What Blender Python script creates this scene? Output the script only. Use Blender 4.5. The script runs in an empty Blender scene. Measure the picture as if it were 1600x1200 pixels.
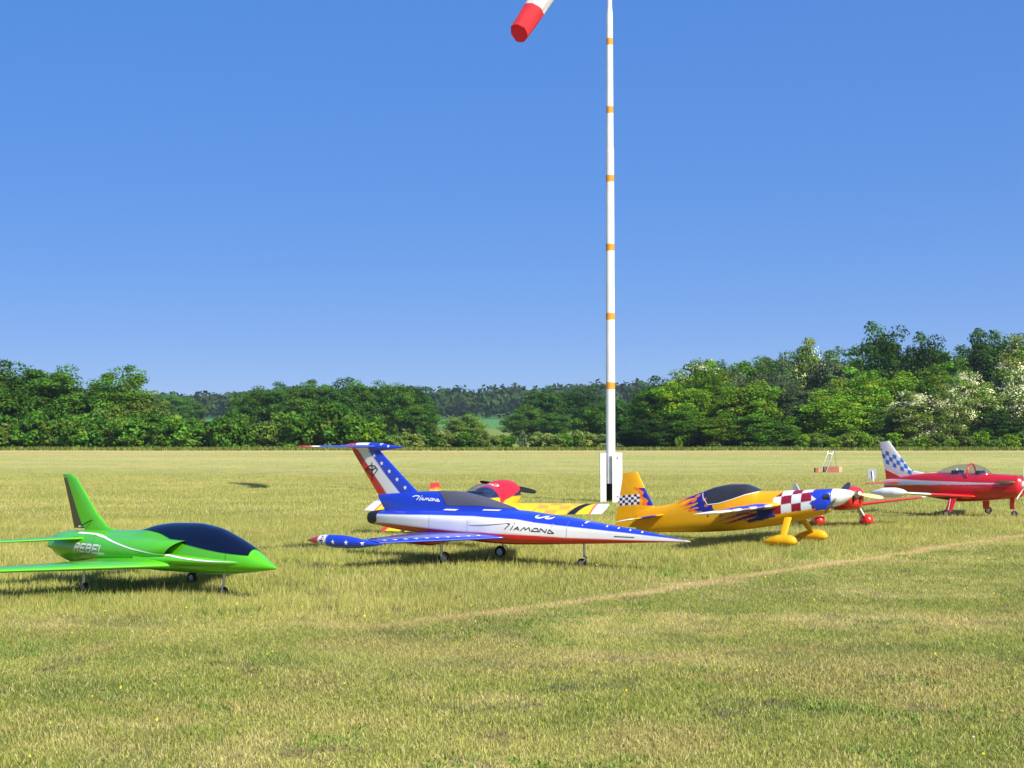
import bpy, math, random
import numpy as np
from mathutils import Vector
from mathutils.bvhtree import BVHTree

rng = np.random.default_rng(7)
random.seed(7)
S = bpy.context.scene
COL = S.collection
R = math.radians

# ------------------------------------------------------------------ camera
cam = bpy.data.cameras.new('camera')
cam.sensor_width = 36.0
cam.lens = 51.75
cam.clip_start = 0.1
cam.clip_end = 6000
cam_o = bpy.data.objects.new('camera', cam)
COL.objects.link(cam_o)
cam_o.location = (0, 0, 1.02)
cam_o.rotation_euler = (math.pi / 2 + math.atan(86 / 2300), 0, 0)
S.camera = cam_o

# ------------------------------------------------------------------ sky, sun, exposure
SUN_EL = R(40.0)
SUN_AZ = R(37.0)                              # to the right of straight behind the viewer
sun_to = Vector((math.sin(SUN_AZ) * math.cos(SUN_EL), -math.cos(SUN_AZ) * math.cos(SUN_EL), math.sin(SUN_EL)))
W = bpy.data.worlds.new('World')
S.world = W
W.use_nodes = True
nt = W.node_tree
nt.nodes.clear()
sky = nt.nodes.new('ShaderNodeTexSky')
sky.sky_type = 'NISHITA'
sky.sun_disc = False
sky.sun_elevation = SUN_EL
sky.sun_rotation = math.atan2(sun_to.x, sun_to.y)
sky.air_density = 0.3
sky.dust_density = 0.5
sky.ozone_density = 2.0
bg = nt.nodes.new('ShaderNodeBackground')
bg.inputs['Strength'].default_value = 0.15
sky_gamma = nt.nodes.new('ShaderNodeGamma')          # camera-like soft tone of the whole sky
sky_gamma.inputs['Gamma'].default_value = 0.2
sky_sat = nt.nodes.new('ShaderNodeHueSaturation')
sky_sat.inputs['Hue'].default_value = 0.520
sky_sat.inputs['Saturation'].default_value = 3.9
sky_sat.inputs['Value'].default_value = 2.38
wo = nt.nodes.new('ShaderNodeOutputWorld')
nt.links.new(sky.outputs[0], sky_gamma.inputs['Color'])
nt.links.new(sky_gamma.outputs[0], sky_sat.inputs['Color'])
nt.links.new(sky_sat.outputs[0], bg.inputs['Color'])
nt.links.new(bg.outputs[0], wo.inputs['Surface'])
sl = bpy.data.lights.new('sun', 'SUN')
sl.energy = 4.3
sl.angle = R(0.53)
sl.color = (1.0, 0.94, 0.84)
so = bpy.data.objects.new('sun', sl)
COL.objects.link(so)
so.location = (30, -40, 40)
so.rotation_euler = sun_to.to_track_quat('Z', 'Y').to_euler()
S.view_settings.view_transform = 'Standard'
S.view_settings.look = 'None'
S.view_settings.exposure = 0.8
S.view_settings.gamma = 1.0
S.render.engine = 'CYCLES'
S.cycles.use_denoising = True
S.cycles.max_bounces = 6
S.cycles.transparent_max_bounces = 12
S.cycles.volume_bounces = 0


# ------------------------------------------------------------------ materials
def lin(h):
    v = [int(h[i:i + 2], 16) / 255 for i in (0, 2, 4)]
    return np.array([c / 12.92 if c <= .04045 else ((c + .055) / 1.055) ** 2.4 for c in v])


def mat(name, base=(.5, .5, .5), rough=.5, metal=0., coat=0., attr=None, spec=.5):
    m = bpy.data.materials.new(name)
    m.use_nodes = True
    b = m.node_tree.nodes['Principled BSDF']
    b.inputs['Base Color'].default_value = (*base, 1)
    b.inputs['Roughness'].default_value = rough
    b.inputs['Metallic'].default_value = metal
    b.inputs['Coat Weight'].default_value = coat
    b.inputs['Coat Roughness'].default_value = .08
    b.inputs['Specular IOR Level'].default_value = spec
    if attr:
        a = m.node_tree.nodes.new('ShaderNodeAttribute')
        a.attribute_name = attr
        m.node_tree.links.new(a.outputs['Color'], b.inputs['Base Color'])
    return m


def noisy(m, scale, amount, rough_amt=0.):
    """slow dirt/fade variation over an existing colour"""
    N, L = m.node_tree.nodes, m.node_tree.links
    b = N['Principled BSDF']
    tc = N.new('ShaderNodeTexCoord')
    n = N.new('ShaderNodeTexNoise')
    n.inputs['Scale'].default_value = scale
    n.inputs['Detail'].default_value = 5
    L.new(tc.outputs['Object'], n.inputs['Vector'])
    mr = N.new('ShaderNodeMapRange')
    mr.inputs['From Min'].default_value = .3
    mr.inputs['From Max'].default_value = .7
    mr.inputs['To Min'].default_value = 1 - amount
    mr.inputs['To Max'].default_value = 1
    L.new(n.outputs['Fac'], mr.inputs['Value'])
    mx = N.new('ShaderNodeMix')
    mx.data_type = 'RGBA'
    mx.blend_type = 'MULTIPLY'
    mx.inputs['Factor'].default_value = 1
    src = b.inputs['Base Color']
    if src.links:
        L.new(src.links[0].from_socket, mx.inputs[6])
    else:
        mx.inputs[6].default_value = src.default_value
    L.new(mr.outputs[0], mx.inputs[7])
    L.new(mx.outputs[2], src)
    if rough_amt:
        r = N.new('ShaderNodeMapRange')
        r.inputs['To Min'].default_value = b.inputs['Roughness'].default_value
        r.inputs['To Max'].default_value = b.inputs['Roughness'].default_value + rough_amt
        L.new(n.outputs['Fac'], r.inputs['Value'])
        L.new(r.outputs[0], b.inputs['Roughness'])
    return m


M = {}
M['paint'] = noisy(mat('model_paint', rough=.28, coat=.8, attr='Col', spec=.45), 9, .06, .08)
M['film'] = noisy(mat('covering_film', rough=.42, coat=.1, attr='Col', spec=.35), 14, .08, .15)
M['white'] = noisy(mat('white_paint', (.8, .8, .8), .45), 6, .15)
M['decal_white'] = mat('white_lettering', (.82, .82, .82), .4)
M['decal_black'] = mat('black_lettering', (.012, .012, .02), .35)
M['canopy_navy'] = mat('navy_canopy', (.002, .004, .018), .11, coat=.3)
M['canopy_grey'] = noisy(mat('smoke_canopy', (.085, .085, .115), .38, coat=.15), 4, .2)
M['canopy_dark'] = noisy(mat('dark_smoke_canopy', (.035, .034, .04), .22, coat=.3), 5, .3)
M['black'] = mat('matt_black', (.012, .012, .013), .6)
M['carbon'] = mat('carbon_blade', (.02, .021, .022), .3)
M['rubber'] = mat('tyre_rubber', (.022, .022, .022), .8)
M['metal'] = mat('brushed_steel', (.55, .55, .55), .35, 1.)
M['alu'] = mat('aluminium_tube', (.62, .62, .64), .3, 1.)
M['wood'] = noisy(mat('propeller_wood', (.72, .5, .24), .3, coat=.4), 18, .18)
M['orange'] = noisy(mat('orange_band', (.78, .30, .015), .5), 8, .15)
M['cloth_red'] = None


def cloth(name, c):
    m = mat(name, c, .85, spec=.1)
    N, L = m.node_tree.nodes, m.node_tree.links
    t = N.new('ShaderNodeBsdfTranslucent')
    t.inputs['Color'].default_value = (*c, 1)
    mx = N.new('ShaderNodeMixShader')
    mx.inputs[0].default_value = .35
    L.new(N['Principled BSDF'].outputs[0], mx.inputs[1])
    L.new(t.outputs[0], mx.inputs[2])
    L.new(mx.outputs[0], N['Material Output'].inputs['Surface'])
    tc = N.new('ShaderNodeTexCoord')
    n = N.new('ShaderNodeTexNoise')
    n.inputs['Scale'].default_value = 9
    L.new(tc.outputs['Object'], n.inputs['Vector'])
    bp = N.new('ShaderNodeBump')
    bp.inputs['Strength'].default_value = .5
    bp.inputs['Distance'].default_value = .02
    L.new(n.outputs['Fac'], bp.inputs['Height'])
    L.new(bp.outputs[0], N['Principled BSDF'].inputs['Normal'])
    return m


M['cloth_red'] = cloth('red_sock_cloth', (.78, .06, .075))
M['cloth_white'] = cloth('white_sock_cloth', (.8, .8, .8))


def glass(name, tint):
    m = bpy.data.materials.new(name)
    m.use_nodes = True
    N, L = m.node_tree.nodes, m.node_tree.links
    N.remove(N['Principled BSDF'])
    t = N.new('ShaderNodeBsdfTransparent')
    t.inputs[0].default_value = (*tint, 1)
    g = N.new('ShaderNodeBsdfGlossy')
    g.inputs['Roughness'].default_value = .08
    lw = N.new('ShaderNodeLayerWeight')
    pw = N.new('ShaderNodeMath')
    pw.operation = 'POWER'
    pw.inputs[1].default_value = 4
    L.new(lw.outputs['Facing'], pw.inputs[0])
    f = N.new('ShaderNodeMath')
    f.operation = 'MULTIPLY_ADD'
    f.inputs[1].default_value = .5
    f.inputs[2].default_value = .13
    L.new(pw.outputs[0], f.inputs[0])
    mx = N.new('ShaderNodeMixShader')
    L.new(f.outputs[0], mx.inputs[0])
    L.new(t.outputs[0], mx.inputs[1])
    L.new(g.outputs[0], mx.inputs[2])
    L.new(mx.outputs[0], N['Material Output'].inputs['Surface'])
    return m


M['glass'] = glass('clear_canopy', (.86, .87, .92))


def leafmat(name, c, trans=.30, rough=.55, objvar=.25):
    m = mat(name, c, rough, spec=.12)
    N, L = m.node_tree.nodes, m.node_tree.links
    b = N['Principled BSDF']
    a = N.new('ShaderNodeAttribute')
    a.attribute_name = 'Col'
    oi = N.new('ShaderNodeObjectInfo')
    mr = N.new('ShaderNodeMapRange')
    mr.inputs['To Min'].default_value = 1 - objvar
    mr.inputs['To Max'].default_value = 1 + objvar
    L.new(oi.outputs['Random'], mr.inputs['Value'])
    m1 = N.new('ShaderNodeMix')
    m1.data_type = 'RGBA'
    m1.blend_type = 'MULTIPLY'
    m1.inputs['Factor'].default_value = 1
    m1.inputs[6].default_value = (*c, 1)
    L.new(a.outputs['Color'], m1.inputs[7])
    m2 = N.new('ShaderNodeMix')
    m2.data_type = 'RGBA'
    m2.blend_type = 'MULTIPLY'
    m2.inputs['Factor'].default_value = 1
    L.new(m1.outputs[2], m2.inputs[6])
    L.new(mr.outputs[0], m2.inputs[7])
    L.new(m2.outputs[2], b.inputs['Base Color'])
    t = N.new('ShaderNodeBsdfTranslucent')
    L.new(m2.outputs[2], t.inputs['Color'])
    mx = N.new('ShaderNodeMixShader')
    mx.inputs[0].default_value = trans
    L.new(b.outputs[0], mx.inputs[1])
    L.new(t.outputs[0], mx.inputs[2])
    L.new(mx.outputs[0], N['Material Output'].inputs['Surface'])
    return m


LEAF = {
    'bright': leafmat('leaf_fresh_green', (.145, .275, .011)),
    'mid': leafmat('leaf_mid_green', (.082, .195, .015)),
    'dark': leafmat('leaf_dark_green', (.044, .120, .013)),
    'grey': leafmat('leaf_grey_green', (.095, .150, .060)),
    'olive': leafmat('leaf_olive', (.135, .215, .028)),
    'brown': leafmat('leaf_withered', (.085, .06, .03)),
    'bloom': leafmat('acacia_blossom', (.70, .74, .42), .2, .7, .1),
    'scrub': leafmat('leaf_broom_scrub', (.19, .26, .05)),
    'far': leafmat('leaf_far_wood', (.05, .11, .022)),
}
M['bark'] = noisy(mat('bark', (.09, .07, .05), .9), 4, .4)


# ------------------------------------------------------------------ mesh helpers
def mesh_np(name, V, F, material, parent=None, smooth=False, col=None, corner=False):
    """F: (n,3) or (n,4) int array"""
    V = np.asarray(V, dtype=np.float32).reshape(-1, 3)
    F = np.asarray(F, dtype=np.int32)
    k = F.shape[1]
    me = bpy.data.meshes.new(name)
    me.vertices.add(len(V))
    me.vertices.foreach_set('co', V.ravel())
    me.loops.add(F.size)
    me.loops.foreach_set('vertex_index', F.ravel())
    me.polygons.add(len(F))
    me.polygons.foreach_set('loop_start', np.arange(0, F.size, k, dtype=np.int32))
    if smooth:
        me.polygons.foreach_set('use_smooth', np.ones(len(F), dtype=bool))
    if col is not None:
        a = me.color_attributes.new('Col', 'FLOAT_COLOR', 'POINT')
        c = np.ones((len(V), 4), dtype=np.float32)
        c[:, :3] = col
        a.data.foreach_set('color', c.ravel())
    me.update(calc_edges=True)
    me.materials.append(material)
    o = bpy.data.objects.new(name, me)
    COL.objects.link(o)
    o.parent = parent
    return o


def mesh_py(name, V, F, material, parent=None, smooth=False):
    me = bpy.data.meshes.new(name)
    me.from_pydata([tuple(map(float, v)) for v in V], [], [tuple(f) for f in F])
    if smooth:
        for p in me.polygons:
            p.use_smooth = True
    me.update()
    me.materials.append(material)
    o = bpy.data.objects.new(name, me)
    COL.objects.link(o)
    o.parent = parent
    return o


def tag(o, label=None, cat=None, group=None, kind=None):
    if label:
        o['label'] = label
    if cat:
        o['category'] = cat
    if group:
        o['group'] = group
    if kind:
        o['kind'] = kind
    return o


def empty(name, loc, deg=0.):
    o = bpy.data.objects.new(name, None)
    o.empty_display_size = .2
    COL.objects.link(o)
    o.location = loc
    o.rotation_euler = (0, 0, R(deg))
    return o


def pch(xs, ys, q):
    """monotone cubic interpolation"""
    xs = np.asarray(xs, float)
    ys = np.asarray(ys, float)
    q = np.asarray(q, float)
    h = np.diff(xs)
    d = np.diff(ys) / h
    m = np.zeros(len(xs))
    m[0], m[-1] = d[0], d[-1]
    for i in range(1, len(xs) - 1):
        if d[i - 1] * d[i] > 0:
            w1, w2 = 2 * h[i] + h[i - 1], h[i] + 2 * h[i - 1]
            m[i] = (w1 + w2) / (w1 / d[i - 1] + w2 / d[i])
    i = np.clip(np.searchsorted(xs, q) - 1, 0, len(xs) - 2)
    t = np.clip((q - xs[i]) / h[i], 0, 1)
    return ((2 * t ** 3 - 3 * t ** 2 + 1) * ys[i] + (t ** 3 - 2 * t ** 2 + t) * h[i] * m[i]
            + (-2 * t ** 3 + 3 * t ** 2) * ys[i + 1] + (t ** 3 - t ** 2) * h[i] * m[i + 1])


class Body:
    """lofted body: stations (x, centre z, half width, top z, bottom z); optional y centre"""

    def __init__(self, st, e_top=2.2, e_bot=2.2, yc=None):
        st = sorted(st)
        self.st = np.array(st, float)
        self.x0, self.x1 = self.st[0, 0], self.st[-1, 0]
        self.et, self.eb = e_top, e_bot
        self.yc = yc

    def prm(self, x):
        s = self.st
        return [pch(s[:, 0], s[:, k], x) for k in range(1, 5)]

    def surf(self, x, th, grow=0.):
        x, th = np.broadcast_arrays(np.asarray(x, float), np.asarray(th, float))
        zc, w, t, b = self.prm(x)
        ht, hb = np.maximum(t - zc, 1e-4), np.maximum(zc - b, 1e-4)
        c, s = np.cos(th), np.sin(th)
        e = np.where(c >= 0, self.et, self.eb)
        y = -(w + grow) * np.sign(s) * np.abs(s) ** (2 / e)
        z = zc + np.where(c >= 0, ht + grow, hb + grow) * np.sign(c) * np.abs(c) ** (2 / e)
        yc = 0 if self.yc is None else pch(*self.yc, x)
        return np.stack([x, y + yc, z], -1)

    def theta(self, x, z):
        zc, w, t, b = self.prm(np.asarray(x, float))
        r = np.clip((z - zc) / np.maximum(t - zc, 1e-4), 0, 1)
        return np.arccos(np.clip(r ** (self.et / 2), 0, 1))


BV = {}


def grid(name, P, material, parent=None, closed=True, caps=(True, True), paint=None, cap_mat=None, slant=None):
    n, m = P.shape[:2]
    V = P.reshape(-1, 3)
    idx = np.arange(n * m).reshape(n, m)
    if closed:
        a, b = idx, np.roll(idx, -1, 1)
    else:
        a, b = idx[:, :-1], idx[:, 1:]
    F = np.stack([a[:-1], b[:-1], b[1:], a[1:]], -1).reshape(-1, 4)
    ex = []
    if closed:
        Vx = [V]
        k = len(V)
        for flag, row in ((caps[0], 0), (caps[1], n - 1)):
            if flag:
                Vx.append(P[row])                 # own ring, so the cap keeps a crisp edge
                Vx.append(P[row].mean(0)[None])
                r = np.arange(k, k + m)
                r2 = np.roll(r, -1)
                if row == 0:
                    r, r2 = r2, r
                ex.append(np.stack([r, r2, np.full(m, k + m), np.full(m, k + m)], -1))
                k += m + 1
        V = np.concatenate(Vx)
    faces = F.tolist()
    for q in ex:
        faces += [(int(i[0]), int(i[1]), int(i[2])) for i in q]
    me = bpy.data.meshes.new(name)
    me.from_pydata(V.tolist(), [], faces)
    me.polygons.foreach_set('use_smooth', np.ones(len(faces), dtype=bool))
    if paint is not None:
        c = np.ones((len(V), 4), dtype=np.float32)
        c[:, :3] = paint(V)
        a = me.color_attributes.new('Col', 'FLOAT_COLOR', 'POINT')
        a.data.foreach_set('color', c.ravel())
    me.update()
    me.materials.append(material)
    o = bpy.data.objects.new(name, me)
    COL.objects.link(o)
    o.parent = parent
    BV[o.name] = BVHTree.FromPolygons(V.tolist(), faces)
    return o


def loft(name, body, material, parent, n=200, m=72, paint=None, caps=(True, True), xs=None, shear=None):
    if xs is None:
        u = np.linspace(0, 1, n)
        xs = body.x0 + (body.x1 - body.x0) * (.5 * u + .5 * (.5 - .5 * np.cos(np.pi * u)))
    th = np.linspace(0, 2 * np.pi, m, endpoint=False)
    P = body.surf(xs[:, None], th[None])
    if shear:
        P = shear(P)
    return grid(name, P, material, parent, True, caps, paint)


def patch(name, body, x0, x1, zedge, material, parent, n=60, m=33, grow=.003, k0=0., k1=0.):
    """canopy-like cap over the top of a body, down to zedge(x); k0/k1 slant its ends"""
    s = np.linspace(0, 1, n)[:, None]
    t = np.linspace(-1, 1, m)[None]
    x = (x0 + k0 * np.abs(t)) * (1 - s) + (x1 + k1 * np.abs(t)) * s
    th = t * body.theta(x, zedge(x))
    P = body.surf(x, th, grow)
    return grid(name, P, material, parent, False)


def foil_ring(le, te, thick, nrm, m=26, cr=(0., 1.)):
    b = np.linspace(0, np.pi, m // 2 + 1)
    c = cr[0] + (cr[1] - cr[0]) * (.5 - .5 * np.cos(b))                      # 0 LE .. 1 TE
    y = 5 * (.2969 * np.sqrt(c) - .126 * c - .3516 * c ** 2 + .2843 * c ** 3 - .1036 * c ** 4) * thick
    up = le + (te - le) * c[:, None] + nrm * y[:, None]
    lo = le + (te - le) * c[:, None] - nrm * y[:, None]
    return np.concatenate([up[::-1], lo[1:-1]])


def foil(name, secs, nrm, material, parent, n=24, paint=None, round_tip=.02, m=26, cr=(0., 1.)):
    """secs: (LE xyz, TE xyz, thickness)"""
    L = np.array([s[0] for s in secs], float)
    T = np.array([s[1] for s in secs], float)
    K = np.array([s[2] for s in secs], float)
    nrm = np.array(nrm, float)
    d = np.concatenate([[0], np.cumsum(np.linalg.norm(np.diff(L + T, axis=0) / 2, axis=1))])
    u = np.linspace(0, d[-1], n * (len(secs) - 1) + 1)
    I = lambda A: np.interp(u, d, A)
    Lq = np.stack([I(L[:, i]) for i in range(3)], -1)
    Tq = np.stack([I(T[:, i]) for i in range(3)], -1)
    Kq = I(K)
    rows = [foil_ring(Lq[i], Tq[i], Kq[i], nrm, m, cr) for i in range(len(u))]
    if round_tip:
        dirv = (L[-1] + T[-1] - L[-2] - T[-2])
        dirv = dirv / np.linalg.norm(dirv)
        for f in (.35, .65, .88, 1.):
            s = math.sqrt(1 - f * f * .97)
            c = (Lq[-1] * .6 + Tq[-1] * .4)
            rows.append(foil_ring(c + (Lq[-1] - c) * (.8 + .2 * s) + dirv * round_tip * f,
                                  c + (Tq[-1] - c) * (.8 + .2 * s) + dirv * round_tip * f, Kq[-1] * s, nrm, m, cr))
    P = np.array(rows)
    return grid(name, P, material, parent, True, (True, True), paint)


def tube(name, pts, radii, material, parent=None, m=10, caps=True):
    pts = [Vector(p) for p in pts]
    rows = []
    for i, p in enumerate(pts):
        d = (pts[min(i + 1, len(pts) - 1)] - pts[max(i - 1, 0)]).normalized()
        a = d.cross(Vector((0, 0, 1)) if abs(d.z) < .9 else Vector((1, 0, 0))).normalized()
        b = d.cross(a)
        r = radii[i] if hasattr(radii, '__len__') else radii
        rows.append([p + (a * math.cos(q) + b * math.sin(q)) * r for q in np.linspace(0, 2 * math.pi, m, endpoint=False)])
    return grid(name, np.array([[tuple(v) for v in r] for r in rows]), material, parent, True, (caps, caps))


def box(name, c, s, material, parent=None, bevel=.0, rot=None):
    x, y, z = [v / 2 for v in s]
    V = [Vector(((i & 1) * 2 * x - x, (i >> 1 & 1) * 2 * y - y, (i >> 2) * 2 * z - z)) for i in range(8)]
    if rot:
        from mathutils import Euler
        e = Euler(rot).to_matrix()
        V = [e @ v for v in V]
    V = [v + Vector(c) for v in V]
    F = [(0, 2, 3, 1), (4, 5, 7, 6), (0, 1, 5, 4), (2, 6, 7, 3), (0, 4, 6, 2), (1, 3, 7, 5)]
    o = mesh_py(name, V, F, material, parent)
    if bevel:
        b = o.modifiers.new('bevel', 'BEVEL')
        b.width = bevel
        b.segments = 2
    return o


def wheel(parent, c, r, w, axis=(0, 1, 0), rim=.55, rimmat=None):
    """tyre with a rim as its sub-part; axis is the axle"""
    ax = Vector(axis).normalized()
    a = ax.cross(Vector((0, 0, 1))).normalized()
    b = ax.cross(a)
    prof = [(rim, -.9), (.8, -1), (.94, -.8), (1, -.3), (1, .3), (.94, .8), (.8, 1), (rim, .9)]
    P = np.array([[tuple(Vector(c) + ax * (h * w / 2) + (a * math.cos(q) + b * math.sin(q)) * (k * r))
                   for q in np.linspace(0, 2 * math.pi, 20, endpoint=False)] for k, h in prof])
    t = grid('wheel', P, M['rubber'], parent, True, (False, False))
    prof = [(rim, -.8), (rim * .85, -.5), (rim * .3, -.6), (rim * .3, .6), (rim * .85, .5), (rim, .8)]
    P = np.array([[tuple(Vector(c) + ax * (h * w / 2) + (a * math.cos(q) + b * math.sin(q)) * (k * r))
                   for q in np.linspace(0, 2 * math.pi, 16, endpoint=False)] for k, h in prof])
    grid('rim', P, rimmat or M['metal'], t)
    return t


def prop_blade(name, hub, axis, out, length, chord, material, parent, tip=None, pitch0=50, pitch1=18, tipmat=None):
    """a twisted blade leaving the hub along 'out'; axis is the thrust line"""
    ax, ot = Vector(axis).normalized(), Vector(out).normalized()
    sd = ax.cross(ot).normalized()
    rows, n = [], 14
    for i in range(n):
        f = i / (n - 1)
        r = .02 + f * length
        ch = chord * (.45 + 1.1 * math.sin(math.pi * min(1, f * .8 + .12)) * .6) * (1 if f < .9 else math.sqrt(max(.02, 1 - ((f - .9) / .1) ** 2 * .95)))
        a = R(pitch0 + (pitch1 - pitch0) * f ** .6)
        cd = sd * math.cos(a) - ax * math.sin(a)
        nd = sd * math.sin(a) + ax * math.cos(a)
        le = Vector(hub) + ot * r + cd * ch * .45
        te = Vector(hub) + ot * r - cd * ch * .55
        rows.append(foil_ring(np.array(le), np.array(te), .1 * ch + .004 * (1 - f), np.array(nd), 16))
    P = np.array(rows)
    return grid(name, P, material, parent)


# ------------------------------------------------------------------ flat print on surfaces
def stroke_polys(lines, width, step=.012):
    """polylines (2-D) to quads of a given stroke width; width may be (start, end)"""
    Q = []
    for pl in lines:
        for (ax, ay), (bx, by) in zip(pl[:-1], pl[1:]):
            L = math.hypot(bx - ax, by - ay)
            if L < 1e-6:
                continue
            k = max(1, int(L / step))
            dx, dy = (bx - ax) / L, (by - ay) / L
            w = width
            for i in range(k):
                t0, t1 = i / k, (i + 1) / k
                e0 = -w * .35 if i == 0 else 0
                e1 = w * .35 if i == k - 1 else 0
                p0 = (ax + dx * (L * t0 + e0), ay + dy * (L * t0 + e0))
                p1 = (ax + dx * (L * t1 + e1), ay + dy * (L * t1 + e1))
                nx, ny = -dy * w / 2, dx * w / 2
                Q.append([(p0[0] + nx, p0[1] + ny), (p0[0] - nx, p0[1] - ny), (p1[0] - nx, p1[1] - ny), (p1[0] + nx, p1[1] + ny)])
    return Q


def star_polys(c, r, rot=.1, sx=1.):
    P = []
    for i in range(10):
        a = math.pi / 2 + rot + i * math.pi / 5
        k = r if i % 2 == 0 else r * .42
        P.append((c[0] + k * math.cos(a) * sx, c[1] + k * math.sin(a)))
    return [[c, P[i], P[(i + 1) % 10]] for i in range(10)]


def decal(name, polys, targets, axis, material, parent, off=.0015, far=5.):
    """project 2-D polygons on the bodies: axis '-y' print in x,z seen from the right; '+y' from the left; '+z' from above (x,y)"""
    V, F = [], []
    trees = [BV[t.name] for t in targets]
    for poly in polys:
        pts = []
        for u, v in poly:
            if axis == '-y':
                o, d = Vector((u, -far, v)), Vector((0, 1, 0))
            elif axis == '+y':
                o, d = Vector((u, far, v)), Vector((0, -1, 0))
            else:
                o, d = Vector((u, v, far)), Vector((0, 0, -1))
            best = None
            for t in trees:
                h = t.ray_cast(o, d)
                if h[0] is not None and (best is None or h[3] < best[3]):
                    best = h
            if best is None:
                break
            nn = best[1] if best[1].dot(d) < 0 else -best[1]
            pts.append(best[0] + nn * off - d * off * .5)
        else:
            b = len(V)
            V += pts
            F.append(tuple(range(b, b + len(pts))))
    if not V:
        return None
    return mesh_py(name, V, F, material, parent)


def letters(txt, glyphs, x, z, h, w, gap, slant=0.):
    out = []
    for ch in txt:
        g, gw = glyphs[ch]
        for pl in g:
            out.append([(x + px * w + pz * h * slant, z + pz * h) for px, pz in pl])
        x += gw * w + gap
    return out


def arc(cx, cy, rx, ry, a0=0, a1=360, n=14):
    return [(cx + rx * math.cos(R(a0 + (a1 - a0) * i / n)), cy + ry * math.sin(R(a0 + (a1 - a0) * i / n))) for i in range(n + 1)]


def sm(v, w):
    return np.clip(v / w * .5 + .5, 0, 1)[:, None]


def mixc(a, b, f):
    return a * (1 - f) + b * f


def full(V, c):
    return np.repeat(np.asarray(c, float)[None], len(V), 0)


# ------------------------------------------------------------------ noise for planting
def vnoise(x, y, s, seed):
    x, y = np.asarray(x) / s + 1000.3, np.asarray(y) / s + 1000.7
    xi, yi = np.floor(x).astype(np.int64), np.floor(y).astype(np.int64)
    fx, fy = x - xi, y - yi
    fx, fy = fx * fx * (3 - 2 * fx), fy * fy * (3 - 2 * fy)

    def hsh(a, b):
        h = (a * 374761393 + b * 668265263 + seed * 1442695041) & 0xffffffff
        h = ((h ^ (h >> 13)) * 1274126177) & 0xffffffff
        return ((h ^ (h >> 16)) & 0xffff) / 65535.
    return (hsh(xi, yi) * (1 - fx) + hsh(xi + 1, yi) * fx) * (1 - fy) + (hsh(xi, yi + 1) * (1 - fx) + hsh(xi + 1, yi + 1) * fx) * fy


def fbm(x, y, s, seed):
    return (vnoise(x, y, s, seed) * .5 + vnoise(x, y, s / 2.1, seed + 1) * .3 + vnoise(x, y, s / 4.3, seed + 2) * .2)


TRACK = [(-9., 9.3), (-2.6, 8.35), (-.7, 8.05), (.85, 9.8), (5.5, 15.8), (20., 34.5)]


def track_dist(x, y):
    """signed distance to the worn line (positive beyond it) """
    best = np.full(np.shape(x), 1e9)
    side = np.zeros(np.shape(x))
    for (ax, ay), (bx, by) in zip(TRACK[:-1], TRACK[1:]):
        dx, dy = bx - ax, by - ay
        L2 = dx * dx + dy * dy
        t = np.clip(((x - ax) * dx + (y - ay) * dy) / L2, 0, 1)
        d = np.hypot(x - ax - t * dx, y - ay - t * dy)
        s = dx * (y - ay) - dy * (x - ax)
        side = np.where(d < best, s, side)
        best = np.minimum(best, d)
    return best * np.sign(side)


def hill(x, y):
    h = np.maximum(0, y - 170) * .02 + np.maximum(0, y - 560) * .012
    h = h + .000004 * np.maximum(0, y - 170) * np.clip(x, -400, 400) * .5
    return h


# ------------------------------------------------------------------ the ground
def grass_colour(x, y):
    """colour of the sward at a place, before blade-to-blade variation"""
    d = track_dist(x, y)
    n1 = fbm(x, y, 1.1, 3)
    n2 = fbm(x, y, .35, 11)
    n3 = fbm(x + y * .2, y * 2.2, 9., 21)
    g = np.array([.30, .345, .07])
    o = np.array([.48, .465, .13])
    s = np.array([.62, .52, .22])
    f = np.clip((n1 - .36) * 2.2 + (n2 - .5) * .9, 0, 1)[:, None]
    c = g * (1 - f) + o * f
    dry = np.clip((fbm(x, y, .8, 31) - .56) * 4 + (n2 - .5) * 1.5, 0, 1)[:, None] * .75
    c = c * (1 - dry) + s * dry
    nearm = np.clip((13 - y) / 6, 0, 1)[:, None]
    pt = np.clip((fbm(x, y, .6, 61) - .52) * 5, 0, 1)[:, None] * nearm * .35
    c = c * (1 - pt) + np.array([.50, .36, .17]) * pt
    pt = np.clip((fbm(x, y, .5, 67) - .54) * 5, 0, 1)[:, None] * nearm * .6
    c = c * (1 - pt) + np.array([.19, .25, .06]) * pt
    # taller, paler sward beyond the worn line
    b = sm(d - .15, .25) * .6
    c = c * (1 - b) + (np.array([.45, .455, .115]) * (.78 + .44 * n1[:, None])) * b
    # far sward: drier in mown bands
    fr = np.clip((y - 22) / 40, 0, 1)[:, None]
    band = np.clip((n3 - .35) * 3, 0, 1)[:, None]
    farc = np.array([.40, .415, .125]) * (1 - band) + np.array([.50, .465, .17]) * band
    c = c * (1 - fr) + farc * fr
    v = np.clip((y - 112 - 9 * (fbm(x, y * 0, 30., 5) - .5)) / 12, 0, 1)[:, None]
    c = c * (1 - v) + np.array([.64, .47, .21]) * v
    return c, d, n1, n2


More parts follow.
